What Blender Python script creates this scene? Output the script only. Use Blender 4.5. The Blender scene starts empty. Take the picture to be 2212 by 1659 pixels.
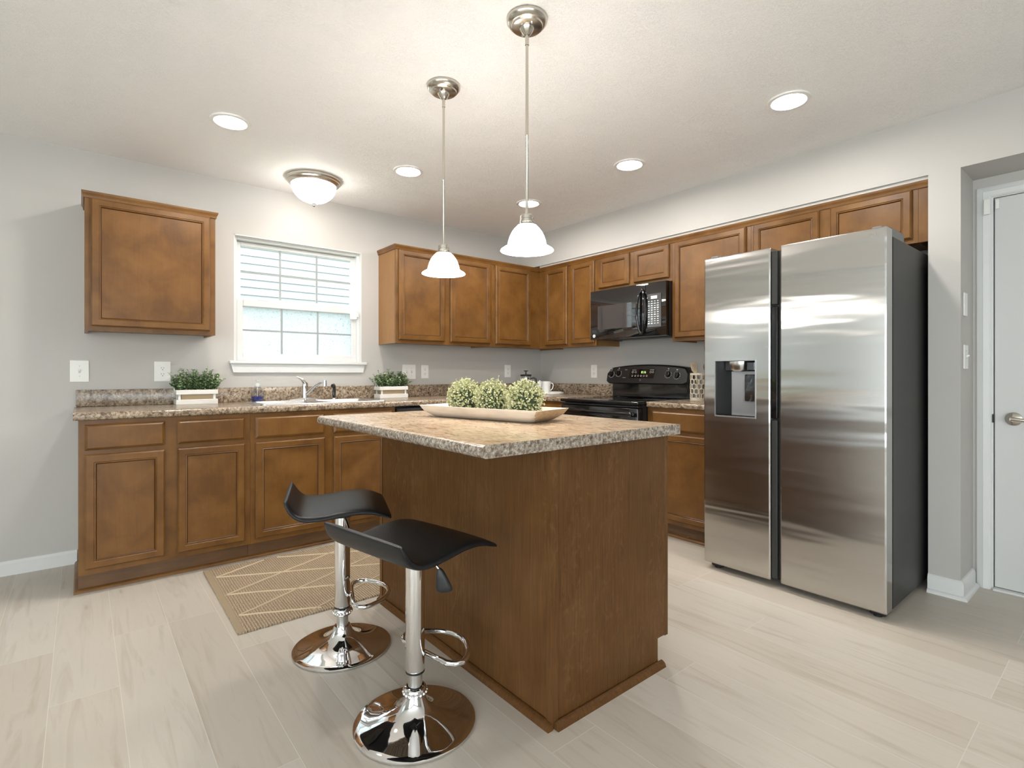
import bpy, bmesh, math, random
from math import pi, sin, cos, radians
from mathutils import Vector, Matrix

random.seed(7)
SC = bpy.context.scene
COL = SC.collection

# ------------------------------------------------------------------ camera, sky, exposure
cam_data = bpy.data.cameras.new('camera')
cam = bpy.data.objects.new('camera', cam_data)
COL.objects.link(cam)
cam_data.sensor_fit = 'HORIZONTAL'
cam_data.sensor_width = 36.0
cam_data.lens = 36.0 * 1131.18 / 2212.0
cam_data.shift_y = -22.9 / 2212.0
cam_data.clip_start = 0.05
cam.location = (-3.6856, -4.0045, 1.1155)
cam.rotation_euler = (radians(90), 0, -0.6882)
SC.camera = cam

world = bpy.data.worlds.new('overcast_sky')
SC.world = world
world.use_nodes = True
bg = world.node_tree.nodes['Background']
bg.inputs['Color'].default_value = (0.93, 0.965, 1.0, 1)
bg.inputs['Strength'].default_value = 5.2

vs = SC.view_settings
vs.view_transform = 'Standard'
try: vs.look = 'None'
except TypeError: pass
vs.exposure = 0.78
vs.gamma = 1.0

# daylight enters only through the window openings: portals tell the renderer where they are
KW = (-2.874, -1.953, 1.203, 2.079)      # kitchen window opening (x0, x1, z0, z1)
W2 = (-7.15, -5.25, 0.60, 2.10)          # other windows of the open-plan room, outside the frame
W3 = (-7.3, -2.9, 0.30, 2.15)
W4 = (-7.0, -3.4, 0.30, 2.15)  # unseen opening behind the camera, added to brighten the room
for nm, lc, rot, sx_, sy_ in (('daylight_portal', ((KW[0]+KW[1])/2, 0.15, (KW[2]+KW[3])/2), (radians(-90), 0, 0), KW[1]-KW[0], KW[3]-KW[2]),
                              ('daylight_portal', ((W2[0]+W2[1])/2, 0.15, (W2[2]+W2[3])/2), (radians(-90), 0, 0), W2[1]-W2[0], W2[3]-W2[2]),
                              ('daylight_portal', (-7.73, (W3[0]+W3[1])/2, (W3[2]+W3[3])/2), (radians(90), 0, radians(-90)), W3[1]-W3[0], W3[3]-W3[2]),
                              ('daylight_portal', ((W4[0]+W4[1])/2, -8.15, (W4[2]+W4[3])/2), (radians(90), 0, 0), W4[1]-W4[0], W4[3]-W4[2])):
    ld_ = bpy.data.lights.new(nm, 'AREA'); ld_.shape = 'RECTANGLE'; ld_.size = sx_; ld_.size_y = sy_; ld_.cycles.is_portal = True
    lo_ = bpy.data.objects.new(nm, ld_); COL.objects.link(lo_); lo_.location = lc; lo_.rotation_euler = rot
vs.use_curve_mapping = False

LIGHT_DISC = 140.0       # recessed ceiling lights
LIGHT_DOME = 8.5         # flush ceiling light
LIGHT_SHADE = 21.0        # pendant shades
WARM = (1.0, 0.95, 0.885)

# ------------------------------------------------------------------ materials
def new_mat(name):
    m = bpy.data.materials.new(name); m.use_nodes = True
    nt = m.node_tree
    return m, nt, nt.nodes['Principled BSDF']

def setp(b, **kw):
    names = dict(color='Base Color', rough='Roughness', metal='Metallic', coat='Coat Weight', coatr='Coat Roughness',
                 trans='Transmission Weight', ior='IOR', spec='Specular IOR Level', aniso='Anisotropic', alpha='Alpha',
                 sheen='Sheen Weight', emis='Emission Color', emis_s='Emission Strength')
    for k, v in kw.items():
        if isinstance(v, tuple) and len(v) == 3: v = (*v, 1)
        b.inputs[names[k]].default_value = v

def P(name, color, rough=0.5, metal=0.0, **kw):
    m, nt, b = new_mat(name); setp(b, color=color, rough=rough, metal=metal, **kw); return m

def N(nt, t, **kw):
    n = nt.nodes.new(t)
    for k, v in kw.items(): setattr(n, k, v)
    return n

def L(nt, a, b): nt.links.new(a, b)

def coords(nt, scale=(1, 1, 1), rnd=True, rot=(0, 0, 0)):
    tc = N(nt, 'ShaderNodeTexCoord'); mp = N(nt, 'ShaderNodeMapping')
    mp.inputs['Scale'].default_value = scale; mp.inputs['Rotation'].default_value = rot
    L(nt, tc.outputs['Object'], mp.inputs['Vector'])
    if rnd:
        oi = N(nt, 'ShaderNodeObjectInfo'); mu = N(nt, 'ShaderNodeMath', operation='MULTIPLY'); mu.inputs[1].default_value = 37.0
        L(nt, oi.outputs['Random'], mu.inputs[0]); L(nt, mu.outputs[0], mp.inputs['Location'])
    return mp.outputs['Vector']

def noise(nt, vec, scale, detail=4, rough=0.55, dist=0.0):
    n = N(nt, 'ShaderNodeTexNoise'); n.inputs['Scale'].default_value = scale; n.inputs['Detail'].default_value = detail
    n.inputs['Roughness'].default_value = rough; n.inputs['Distortion'].default_value = dist
    L(nt, vec, n.inputs['Vector']); return n.outputs['Fac']

def ramp(nt, fac, stops):
    r = N(nt, 'ShaderNodeValToRGB'); e = r.color_ramp.elements
    while len(e) < len(stops): e.new(0.5)
    for el, (p, c) in zip(e, stops): el.position = p; el.color = (*c, 1) if len(c) == 3 else c
    L(nt, fac, r.inputs['Fac']); return r.outputs['Color']

def mix(nt, fac, a, b, mode='MIX'):
    n = N(nt, 'ShaderNodeMix', data_type='RGBA', blend_type=mode)
    for sock, v in ((n.inputs[0], fac), (n.inputs[6], a), (n.inputs[7], b)):
        if isinstance(v, (int, float)): sock.default_value = v
        elif isinstance(v, tuple): sock.default_value = (*v, 1) if len(v) == 3 else v
        else: L(nt, v, sock)
    return n.outputs[2]

def bump(nt, b, h, dist=0.001, strength=1.0):
    n = N(nt, 'ShaderNodeBump'); n.inputs['Distance'].default_value = dist; n.inputs['Strength'].default_value = strength
    L(nt, h, n.inputs['Height']); L(nt, n.outputs['Normal'], b.inputs['Normal'])

def wood(name, light, mid, dark, rough=0.38, grain=(34, 34, 2.2), coat=0.25, blotch=5.0, blotch_amt=0.75, grain_amt=0.35, figure=False, spec=0.5):
    m, nt, b = new_mat(name)
    v0 = coords(nt); vg = coords(nt, grain)
    bl = noise(nt, v0, blotch, 3, 0.55, 0.3)
    c1 = ramp(nt, bl, [(0.30, dark), (0.5, mid), (0.72, light)])
    c1 = mix(nt, blotch_amt, mid, c1)
    g = noise(nt, vg, 3.0, 5, 0.6, 0.6)
    gc = ramp(nt, g, [(0.33, tuple(x * 0.55 for x in mid)), (0.52, mid), (0.7, tuple(min(1, x * 1.35) for x in mid))])
    c2 = mix(nt, grain_amt, c1, gc)
    if figure:
        vf = coords(nt, (11, 11, 4.2)); f = noise(nt, vf, 2.6, 4, 0.6, 1.9)
        fc = ramp(nt, f, [(0.52, (0, 0, 0)), (0.66, (1, 1, 1))])
        vm = noise(nt, coords(nt, (6, 6, 0.8)), 1.0, 2)
        mk = N(nt, 'ShaderNodeMath', operation='MULTIPLY'); L(nt, fc, mk.inputs[0])
        vr = ramp(nt, vm, [(0.48, (0, 0, 0)), (0.62, (0.5, 0.5, 0.5))]); L(nt, vr, mk.inputs[1])
        c2 = mix(nt, mk.outputs[0], c2, light)
    L(nt, c2, b.inputs['Base Color'])
    setp(b, rough=rough, coat=coat, coatr=0.18, spec=spec)
    bump(nt, b, g, 0.0004, 0.35)
    return m

M = {}
M['wood'] = wood('maple_stain', (0.208, 0.096, 0.024), (0.153, 0.066, 0.0138), (0.090, 0.036, 0.0066), rough=0.36, coat=0.04, spec=0.40, blotch=6.5, blotch_amt=0.85, grain_amt=0.16)
M['wood_side'] = wood('maple_side_panel', (0.34, 0.175, 0.062), (0.285, 0.138, 0.046), (0.23, 0.105, 0.033), rough=0.42, coat=0.06, spec=0.35, grain=(60, 60, 2.0), blotch_amt=0.5, grain_amt=0.4)
M['wood_dark'] = wood('island_veneer', (0.19, 0.097, 0.036), (0.116, 0.051, 0.0155), (0.072, 0.030, 0.0082), rough=0.42, spec=0.16, grain=(46, 46, 1.8), blotch_amt=0.6, grain_amt=0.55, coat=0.03, figure=True)
M['glaze'] = wood('dark_glaze', (0.10, 0.04, 0.008), (0.07, 0.026, 0.005), (0.05, 0.018, 0.004), rough=0.4, coat=0.04, spec=0.3)
M['toe'] = wood('toe_kick_wood', (0.17, 0.085, 0.033), (0.125, 0.058, 0.02), (0.09, 0.04, 0.013), rough=0.5, grain=(2, 40, 40))
M['wood_under'] = wood('cabinet_underside', (0.52, 0.36, 0.2), (0.47, 0.31, 0.16), (0.4, 0.26, 0.13), rough=0.55)

def wall_mat():
    m, nt, b = new_mat('greige_wall_paint')
    n = noise(nt, coords(nt, rnd=False), 1.3, 2)
    L(nt, ramp(nt, n, [(0.3, (0.49, 0.470, 0.442)), (0.7, (0.505, 0.486, 0.459))]), b.inputs['Base Color'])
    setp(b, rough=0.6)
    bump(nt, b, noise(nt, coords(nt, rnd=False), 220, 3), 0.0004, 0.3)
    return m
M['wall'] = wall_mat()

def ceiling_mat():
    m, nt, b = new_mat('knockdown_ceiling')
    setp(b, color=(0.90, 0.885, 0.87), rough=0.75)
    v = coords(nt, rnd=False)
    a = noise(nt, v, 62, 4, 0.6, 2.2)
    r = ramp(nt, a, [(0.50, (0, 0, 0)), (0.60, (1, 1, 1))])
    k = ramp(nt, noise(nt, v, 7, 2), [(0.36, (0.35, 0.35, 0.35)), (0.6, (1, 1, 1))])
    bump(nt, b, mix(nt, 1.0, r, k, 'MULTIPLY'), 0.0026, 0.55)
    return m
M['ceiling'] = ceiling_mat()

def floor_mat():
    m, nt, b = new_mat('pale_plank_floor')
    tc = N(nt, 'ShaderNodeTexCoord'); sx = N(nt, 'ShaderNodeSeparateXYZ'); L(nt, tc.outputs['Object'], sx.inputs[0])
    cx = N(nt, 'ShaderNodeCombineXYZ')
    L(nt, sx.outputs['Y'], cx.inputs['X'])
    ad = N(nt, 'ShaderNodeMath', operation='ADD'); ad.inputs[1].default_value = 3.195; L(nt, sx.outputs['X'], ad.inputs[0])
    L(nt, ad.outputs[0], cx.inputs['Y'])
    br = N(nt, 'ShaderNodeTexBrick'); br.offset = 0.37; br.offset_frequency = 3
    br.inputs['Scale'].default_value = 1.0; br.inputs['Brick Width'].default_value = 1.22; br.inputs['Row Height'].default_value = 0.192
    br.inputs['Mortar Size'].default_value = 0.0011; br.inputs['Mortar Smooth'].default_value = 0.3; br.inputs['Bias'].default_value = 0.0
    br.inputs['Color1'].default_value = (0, 0, 0, 1); br.inputs['Color2'].default_value = (1, 1, 1, 1)
    br.inputs['Mortar'].default_value = (0.5, 0.5, 0.5, 1)
    L(nt, cx.outputs[0], br.inputs['Vector'])
    base = ramp(nt, br.outputs['Color'], [(0.0, (0.515, 0.46, 0.395)), (0.5, (0.55, 0.497, 0.43)), (1.0, (0.575, 0.53, 0.47))])
    sc = N(nt, 'ShaderNodeVectorMath', operation='MULTIPLY'); sc.inputs[1].default_value = (13, 1.1, 1); L(nt, tc.outputs['Object'], sc.inputs[0])
    of = N(nt, 'ShaderNodeVectorMath', operation='ADD'); L(nt, sc.outputs[0], of.inputs[0])
    bs = N(nt, 'ShaderNodeVectorMath', operation='SCALE'); bs.inputs['Scale'].default_value = 9.0; L(nt, br.outputs['Color'], bs.inputs[0]); L(nt, bs.outputs[0], of.inputs[1])
    g = noise(nt, of.outputs[0], 1.3, 5, 0.6, 1.2)
    gc = ramp(nt, g, [(0.30, (0.80, 0.76, 0.71)), (0.48, (1, 1, 1)), (0.6, (0.985, 0.975, 0.96)), (0.78, (0.9, 0.87, 0.83))])
    c = mix(nt, 0.8, base, gc, 'MULTIPLY')
    sc2 = N(nt, 'ShaderNodeVectorMath', operation='MULTIPLY'); sc2.inputs[1].default_value = (5.0, 1.0, 1); L(nt, tc.outputs['Object'], sc2.inputs[0])
    vo = N(nt, 'ShaderNodeTexVoronoi'); vo.inputs['Scale'].default_value = 1.7; L(nt, sc2.outputs[0], vo.inputs['Vector'])
    kn = ramp(nt, vo.outputs['Distance'], [(0.0, (0.55, 0.48, 0.40)), (0.045, (0.85, 0.8, 0.75)), (0.09, (1, 1, 1))])
    c = mix(nt, 0.8, c, kn, 'MULTIPLY')
    # seams: thin pale line
    seam = ramp(nt, br.outputs['Fac'], [(0.0, (0, 0, 0)), (1.0, (1, 1, 1))])
    c = mix(nt, seam, c, (0.66, 0.61, 0.54))
    L(nt, c, b.inputs['Base Color'])
    setp(b, rough=0.42, spec=0.4)
    bump(nt, b, g, 0.0004, 0.25)
    return m
M['floor'] = floor_mat()

def laminate(name, edge=False):
    m, nt, b = new_mat(name)
    v = coords(nt, (1, 1, 1), rnd=False)
    vs_ = coords(nt, (1.0, 0.55, 1.0), rnd=False)
    big = noise(nt, v, 9, 4, 0.6, 0.8)
    med = noise(nt, vs_, 72, 6, 0.7, 0.5)
    fine = noise(nt, v, 150, 3, 0.6, 0.4)
    c = ramp(nt, med, [(0.33, (0.05, 0.036, 0.026)), (0.42, (0.165, 0.115, 0.075)), (0.49, (0.31, 0.235, 0.165)), (0.58, (0.43, 0.35, 0.265)), (0.72, (0.60, 0.535, 0.45))])
    cb = ramp(nt, big, [(0.36, (0.48, 0.42, 0.37)), (0.5, (0.92, 0.89, 0.85)), (0.66, (1.15, 1.12, 1.08))])
    c = mix(nt, 0.75, c, cb, 'MULTIPLY')
    fs = ramp(nt, fine, [(0.31, (0.16, 0.11, 0.08)), (0.42, (1, 1, 1))])
    c = mix(nt, 0.7, c, fs, 'MULTIPLY')
    L(nt, c, b.inputs['Base Color'])
    setp(b, rough=0.24, spec=0.5, coat=0.2, coatr=0.15)
    return m
M['laminate'] = laminate('granite_look_laminate')

def laminate_island():
    m, nt, b = new_mat('island_top_laminate')
    v = coords(nt, (1, 1, 1), rnd=False); vs_ = coords(nt, (1.6, 0.5, 1.0), rnd=False)
    big = noise(nt, v, 5, 4, 0.6, 0.8)
    med = noise(nt, vs_, 40, 5, 0.65, 1.2)
    c = ramp(nt, med, [(0.26, (0.16, 0.105, 0.065)), (0.38, (0.33, 0.23, 0.15)), (0.5, (0.49, 0.37, 0.255)), (0.62, (0.57, 0.455, 0.33)), (0.74, (0.63, 0.54, 0.43))])
    cb = ramp(nt, big, [(0.34, (0.78, 0.68, 0.58)), (0.5, (0.97, 0.93, 0.88)), (0.66, (1.08, 1.06, 1.03))])
    c = mix(nt, 0.75, c, cb, 'MULTIPLY')
    # greyer and darker on the vertical edge bands
    ge = N(nt, 'ShaderNodeNewGeometry'); sp = N(nt, 'ShaderNodeSeparateXYZ'); L(nt, ge.outputs['Normal'], sp.inputs[0])
    edge = ramp(nt, sp.outputs['Z'], [(0.75, (1, 1, 1)), (0.93, (0, 0, 0))])
    fine = noise(nt, v, 90, 6, 0.72, 0.35)
    ce = ramp(nt, fine, [(0.32, (0.07, 0.052, 0.04)), (0.45, (0.21, 0.165, 0.125)), (0.56, (0.40, 0.34, 0.28)), (0.7, (0.62, 0.56, 0.49))])
    c = mix(nt, edge, c, ce)
    L(nt, c, b.inputs['Base Color'])
    setp(b, rough=0.22, spec=0.5, coat=0.2, coatr=0.15)
    return m
M['laminate_island'] = laminate_island()

def stainless(name, color=(0.60, 0.58, 0.555), rough=0.3, uv=False, aniso=0.75):
    m, nt, b = new_mat(name)
    setp(b, color=color, rough=rough, metal=1.0, aniso=aniso)
    if uv:
        t = N(nt, 'ShaderNodeTangent', direction_type='UV_MAP'); t.uv_map = 'brush'
        L(nt, t.outputs['Tangent'], b.inputs['Tangent'])
        h = noise(nt, coords(nt, (0.35, 0.35, 3.2)), 2.2, 2, 0.5, 0.3)
        bump(nt, b, h, 0.012, 0.5)
    return m
M['fridge_steel'] = stainless('brushed_stainless', rough=0.2, uv=True, aniso=0.9, color=(0.53, 0.515, 0.495))
M['steel'] = stainless('sink_steel', (0.66, 0.66, 0.66), 0.25, aniso=0.3)
M['nickel'] = stainless('satin_nickel', (0.56, 0.52, 0.46), 0.24, aniso=0.2)
M['chrome'] = P('chrome', (0.82, 0.82, 0.83), 0.035, 1.0)
M['chrome_dull'] = P('worn_chrome', (0.7, 0.7, 0.7), 0.22, 1.0)
M['black_gloss'] = P('black_enamel', (0.006, 0.006, 0.007), 0.08, 0, coat=0.5, coatr=0.04)
M['black_satin'] = P('black_satin', (0.012, 0.012, 0.013), 0.3)
M['black_plastic'] = P('black_plastic', (0.012, 0.012, 0.013), 0.42)
M['mw_gloss'] = P('black_mirror_gloss', (0.005, 0.005, 0.006), 0.03, 0, ior=1.95, coat=0.3, coatr=0.02)
M['black_glass'] = P('black_glass', (0.004, 0.004, 0.005), 0.03, 0, spec=0.6)
M['mw_window'] = P('dark_oven_window', (0.045, 0.045, 0.048), 0.04, 0, ior=2.0)
M['fridge_side'] = P('charcoal_fridge_side', (0.034, 0.033, 0.031), 0.45, 0.0, spec=0.35)
M['hinge_grey'] = P('hinge_grey', (0.16, 0.16, 0.158), 0.45)
M['gasket'] = P('dark_gasket', (0.01, 0.01, 0.01), 0.6)
M['dispenser_grey'] = P('dispenser_grey', (0.36, 0.36, 0.37), 0.3, 0.6)
M['white_paint'] = P('white_trim_paint', (0.70, 0.70, 0.69), 0.35)
M['white_vinyl'] = P('white_vinyl', (0.68, 0.68, 0.67), 0.38)
M['white_plastic'] = P('white_plastic', (0.82, 0.81, 0.78), 0.35)
M['door_paint'] = P('door_paint', (0.62, 0.62, 0.61), 0.42)
M['slot'] = P('dark_slot', (0.02, 0.02, 0.02), 0.6)
M['outlet_line'] = P('grey_line', (0.55, 0.54, 0.52), 0.5)
M['ceramic'] = P('white_ceramic', (0.80, 0.79, 0.77), 0.14, coat=0.5)
M['print'] = P('white_print', (0.75, 0.75, 0.74), 0.5)
M['grille'] = P('grey_green_grille', (0.32, 0.35, 0.345), 0.5)
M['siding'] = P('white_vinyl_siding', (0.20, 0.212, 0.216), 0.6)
M['lawn'] = P('lawn', (0.12, 0.18, 0.07), 0.9)

def emit(name, color, s):
    m, nt, b = new_mat(name); setp(b, color=(0.8, 0.8, 0.8), emis=color, emis_s=s, rough=0.3); return m
M['lens'] = emit('lit_lens', WARM, LIGHT_DISC)
M['dome'] = emit('lit_dome_glass', WARM, LIGHT_DOME)
M['shade'] = emit('lit_shade_glass', (1.0, 0.96, 0.90), LIGHT_SHADE)
M['led'] = emit('green_clock_digits', (0.45, 1.0, 0.1), 0.7)

def leather():
    m, nt, b = new_mat('black_leatherette'); setp(b, color=(0.008, 0.008, 0.009), rough=0.36, spec=0.32)
    v = N(nt, 'ShaderNodeTexVoronoi'); v.inputs['Scale'].default_value = 420; L(nt, coords(nt, rnd=False), v.inputs['Vector'])
    bump(nt, b, v.outputs['Distance'], 0.0006, 0.3); return m
M['leather'] = leather()

def rug_mat():
    m, nt, b = new_mat('woven_jute')
    v = coords(nt, rnd=False)
    w = N(nt, 'ShaderNodeTexWave', wave_type='BANDS', bands_direction='X'); w.inputs['Scale'].default_value = 26; w.inputs['Distortion'].default_value = 1.4
    w.inputs['Detail'].default_value = 2; w.inputs['Detail Scale'].default_value = 3
    L(nt, v, w.inputs['Vector'])
    k = noise(nt, coords(nt, (2.0, 1.0, 1), rnd=False), 120, 3, 0.6)
    c = ramp(nt, k, [(0.32, (0.21, 0.145, 0.09)), (0.46, (0.43, 0.33, 0.225)), (0.7, (0.55, 0.45, 0.34))])
    wr = ramp(nt, w.outputs['Fac'], [(0.0, (0.36, 0.33, 0.29)), (0.45, (1, 1, 1))])
    L(nt, mix(nt, 0.7, c, wr, 'MULTIPLY'), b.inputs['Base Color']); setp(b, rough=0.95, spec=0.1)
    h = mix(nt, 0.4, w.outputs['Fac'], k)
    bump(nt, b, h, 0.006, 0.8); return m
M['jute'] = rug_mat()
M['jute_hem'] = P('jute_hem', (0.36, 0.28, 0.19), 0.95, spec=0.1)
M['cord'] = P('cream_cord', (0.62, 0.50, 0.345), 0.9, spec=0.1)

def leafy(name, a, bcol, c):
    m, nt, b = new_mat(name)
    g = N(nt, 'ShaderNodeNewGeometry')
    L(nt, ramp(nt, g.outputs['Random Per Island'], [(0.0, a), (0.55, bcol), (1.0, c)]), b.inputs['Base Color'])
    setp(b, rough=0.5, spec=0.3); return m
M['leaf'] = leafy('boxwood_leaf', (0.07, 0.13, 0.05), (0.2, 0.3, 0.14), (0.52, 0.6, 0.34))
M['cup'] = leafy('pale_green_cups', (0.30, 0.31, 0.14), (0.53, 0.53, 0.29), (0.72, 0.70, 0.48))
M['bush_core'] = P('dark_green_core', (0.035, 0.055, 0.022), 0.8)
M['soil'] = P('moss_soil', (0.03, 0.035, 0.018), 0.9)
M['whitewash'] = wood('whitewashed_wood', (0.80, 0.79, 0.75), (0.74, 0.72, 0.68), (0.62, 0.58, 0.52), rough=0.6, grain=(3, 40, 40), coat=0.0, blotch_amt=0.5, grain_amt=0.12)
M['paulownia'] = wood('limed_paulownia', (0.80, 0.74, 0.65), (0.73, 0.65, 0.55), (0.52, 0.41, 0.31), rough=0.55, grain=(26, 2.0, 26), coat=0.0, blotch_amt=0.6, grain_amt=0.22)
M['endgrain'] = wood('tray_end_grain', (0.62, 0.47, 0.31), (0.5, 0.36, 0.22), (0.3, 0.19, 0.11), rough=0.6, grain=(30, 6, 60), coat=0.0, blotch_amt=0.6, grain_amt=0.6)
M['burlap'] = P('burlap', (0.46, 0.35, 0.22), 0.95)
M['bamboo'] = P('pale_bamboo', (0.60, 0.47, 0.31), 0.55)
M['dark_wood_spoon'] = P('brown_wood', (0.2, 0.1, 0.05), 0.5)
M['lattice'] = P('cream_lattice', (0.62, 0.56, 0.45), 0.55)

def glass(name, color=(1, 1, 1), rough=0.0, ior=1.45):
    return P(name, color, rough, 0, trans=1.0, ior=ior)
M['glass'] = glass('clear_glass')
M['soap'] = P('blue_soap', (0.025, 0.03, 0.22), 0.12)
M['pump'] = P('milky_plastic', (0.75, 0.76, 0.74), 0.35, 0, trans=0.3)
def clear_plastic():
    m, nt, b = new_mat('clear_plastic_wall')
    t = N(nt, 'ShaderNodeBsdfTransparent'); t.inputs[0].default_value = (0.93, 0.94, 0.95, 1)
    g = N(nt, 'ShaderNodeBsdfGlossy'); g.inputs['Roughness'].default_value = 0.05
    f = N(nt, 'ShaderNodeMath', operation='MULTIPLY'); f.inputs[1].default_value = 0.35; lw_ = N(nt, 'ShaderNodeLayerWeight'); L(nt, lw_.outputs['Facing'], f.inputs[0])
    x = N(nt, 'ShaderNodeMixShader'); L(nt, f.outputs[0], x.inputs[0]); L(nt, t.outputs[0], x.inputs[1]); L(nt, g.outputs[0], x.inputs[2])
    L(nt, x.outputs[0], nt.nodes['Material Output'].inputs['Surface']); return m
M['clear_plastic'] = clear_plastic()
def window_glass():
    m, nt, b = new_mat('window_glass')
    t = N(nt, 'ShaderNodeBsdfTransparent'); t.inputs[0].default_value = (0.93, 0.96, 0.96, 1)
    g = N(nt, 'ShaderNodeBsdfGlossy'); g.inputs['Roughness'].default_value = 0.0
    x = N(nt, 'ShaderNodeMixShader'); x.inputs[0].default_value = 0.06
    L(nt, t.outputs[0], x.inputs[1]); L(nt, g.outputs[0], x.inputs[2])
    L(nt, x.outputs[0], nt.nodes['Material Output'].inputs['Surface']); return m
M['pane'] = window_glass()
def frosted_glass():
    m, nt, b = new_mat('frosted_glass')
    v = coords(nt, rnd=False)
    k = noise(nt, v, 110, 4, 0.65, 0.8)
    col = ramp(nt, k, [(0.30, (0.28, 0.31, 0.32)), (0.41, (0.62, 0.645, 0.66)), (0.6, (0.69, 0.71, 0.725))])
    tl = N(nt, 'ShaderNodeBsdfTranslucent'); L(nt, col, tl.inputs[0])
    tr = N(nt, 'ShaderNodeBsdfTransparent'); tr.inputs[0].default_value = (0.9, 0.95, 1, 1)
    x = N(nt, 'ShaderNodeMixShader'); x.inputs[0].default_value = 0.25
    L(nt, tl.outputs[0], x.inputs[1]); L(nt, tr.outputs[0], x.inputs[2])
    g = N(nt, 'ShaderNodeBsdfGlossy'); g.inputs['Roughness'].default_value = 0.15
    y = N(nt, 'ShaderNodeMixShader'); y.inputs[0].default_value = 0.04
    L(nt, x.outputs[0], y.inputs[1]); L(nt, g.outputs[0], y.inputs[2])
    L(nt, y.outputs[0], nt.nodes['Material Output'].inputs['Surface']); return m
M['frosted'] = frosted_glass()

# ------------------------------------------------------------------ mesh helpers
class MB:
    def __init__(s): s.bm = bmesh.new()
    def face(s, pts):
        vs_ = [s.bm.verts.new(p) for p in pts]; return s.bm.faces.new(vs_)
    def box(s, x0, x1, y0, y1, z0, z1, bev=0.0, seg=1):
        x0, x1 = min(x0, x1), max(x0, x1); y0, y1 = min(y0, y1), max(y0, y1); z0, z1 = min(z0, z1), max(z0, z1)
        v = [s.bm.verts.new(p) for p in ((x0,y0,z0),(x1,y0,z0),(x1,y1,z0),(x0,y1,z0),(x0,y0,z1),(x1,y0,z1),(x1,y1,z1),(x0,y1,z1))]
        fs = [s.bm.faces.new([v[i] for i in q]) for q in ((3,2,1,0),(4,5,6,7),(0,1,5,4),(1,2,6,5),(2,3,7,6),(3,0,4,7))]
        if bev > 0:
            es = list({e for f in fs for e in f.edges})
            bmesh.ops.bevel(s.bm, geom=es, offset=bev, segments=seg, affect='EDGES', profile=0.5)
        return s
    def box_edges(s, x0, x1, y0, y1, z0, z1, pick, bev, seg=4):
        v = [s.bm.verts.new(p) for p in ((x0,y0,z0),(x1,y0,z0),(x1,y1,z0),(x0,y1,z0),(x0,y0,z1),(x1,y0,z1),(x1,y1,z1),(x0,y1,z1))]
        fs = [s.bm.faces.new([v[i] for i in q]) for q in ((3,2,1,0),(4,5,6,7),(0,1,5,4),(1,2,6,5),(2,3,7,6),(3,0,4,7))]
        es = [e for e in {e for f in fs for e in f.edges} if pick((e.verts[0].co + e.verts[1].co) / 2, (e.verts[1].co - e.verts[0].co).normalized())]
        bmesh.ops.bevel(s.bm, geom=es, offset=bev, segments=seg, affect='EDGES', profile=0.5)
        return s
    def loft(s, rings, cap0=True, cap1=True, closed=True, loop=False):
        vr = [[s.bm.verts.new(p) for p in r] for r in rings]
        n = len(vr[0]); m = len(vr)
        for i in range(m if loop else m - 1):
            a, b = vr[i], vr[(i + 1) % m]
            for j in range(n if closed else n - 1):
                k = (j + 1) % n
                s.bm.faces.new((a[j], a[k], b[k], b[j]))
        if not loop:
            if cap0: s.bm.faces.new(list(reversed(vr[0])))
            if cap1: s.bm.faces.new(vr[-1])
        return s
    def lathe(s, prof, c=(0, 0, 0), n=32, axis='Z', cap0=True, cap1=True, scale=(1, 1), loop=False):
        rings = []
        for r, z in prof:
            ring = []
            for i in range(n):
                a = 2 * pi * i / n; x, y = r * cos(a) * scale[0], r * sin(a) * scale[1]
                p = {'Z': (x, y, z), 'X': (z, x, y), 'Y': (y, z, x)}[axis]
                ring.append((p[0] + c[0], p[1] + c[1], p[2] + c[2]))
            rings.append(ring)
        return s.loft(rings, cap0, cap1, loop=loop)
    def cyl(s, a, b, r, n=16, r2=None): return s.tube([a, b], r, n, radii=[r, r if r2 is None else r2])
    def tube(s, pts, r, n=10, closed=False, radii=None, flat=(1, 1)):
        pts = [Vector(p) for p in pts]; m = len(pts); T = []
        for i in range(m):
            if closed: t = pts[(i + 1) % m] - pts[i - 1]
            else: t = pts[min(i + 1, m - 1)] - pts[max(i - 1, 0)]
            T.append(t.normalized())
        up = Vector((0, 0, 1)) if abs(T[0].z) < 0.9 else Vector((1, 0, 0))
        u = T[0].cross(up).normalized(); rings = []
        for i in range(m):
            u = (u - T[i] * u.dot(T[i])).normalized(); w = T[i].cross(u)
            rr = radii[i] if radii else r
            rings.append([pts[i] + u * (cos(2 * pi * j / n) * rr * flat[0]) + w * (sin(2 * pi * j / n) * rr * flat[1]) for j in range(n)])
        return s.loft(rings, loop=closed)
    def sweep(s, prof, path, closed=False):
        # prof: (out, z) points; path: xy points; out is to the right of travel; mitred
        path = [Vector((p[0], p[1])) for p in path]; m = len(path); rings = []
        def nrm(a, b): d = (b - a).normalized(); return Vector((d.y, -d.x))
        for i in range(m):
            n1 = nrm(path[i - 1], path[i]) if (i > 0 or closed) else None
            n2 = nrm(path[i], path[(i + 1) % m]) if (i < m - 1 or closed) else None
            if n1 is None: o = n2
            elif n2 is None: o = n1
            else:
                o = (n1 + n2); o = o / max(0.2, o.dot(n1))
            rings.append([(path[i].x + o.x * u, path[i].y + o.y * u, z) for u, z in prof])
        return s.loft(rings, loop=closed)
    def prism(s, poly, vec):
        v = Vector(vec); return s.loft([[Vector(p) for p in poly], [Vector(p) + v for p in poly]])

def wm(o):
    m = o.matrix_basis.copy()
    return wm(o.parent) @ m if o.parent else m

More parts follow.
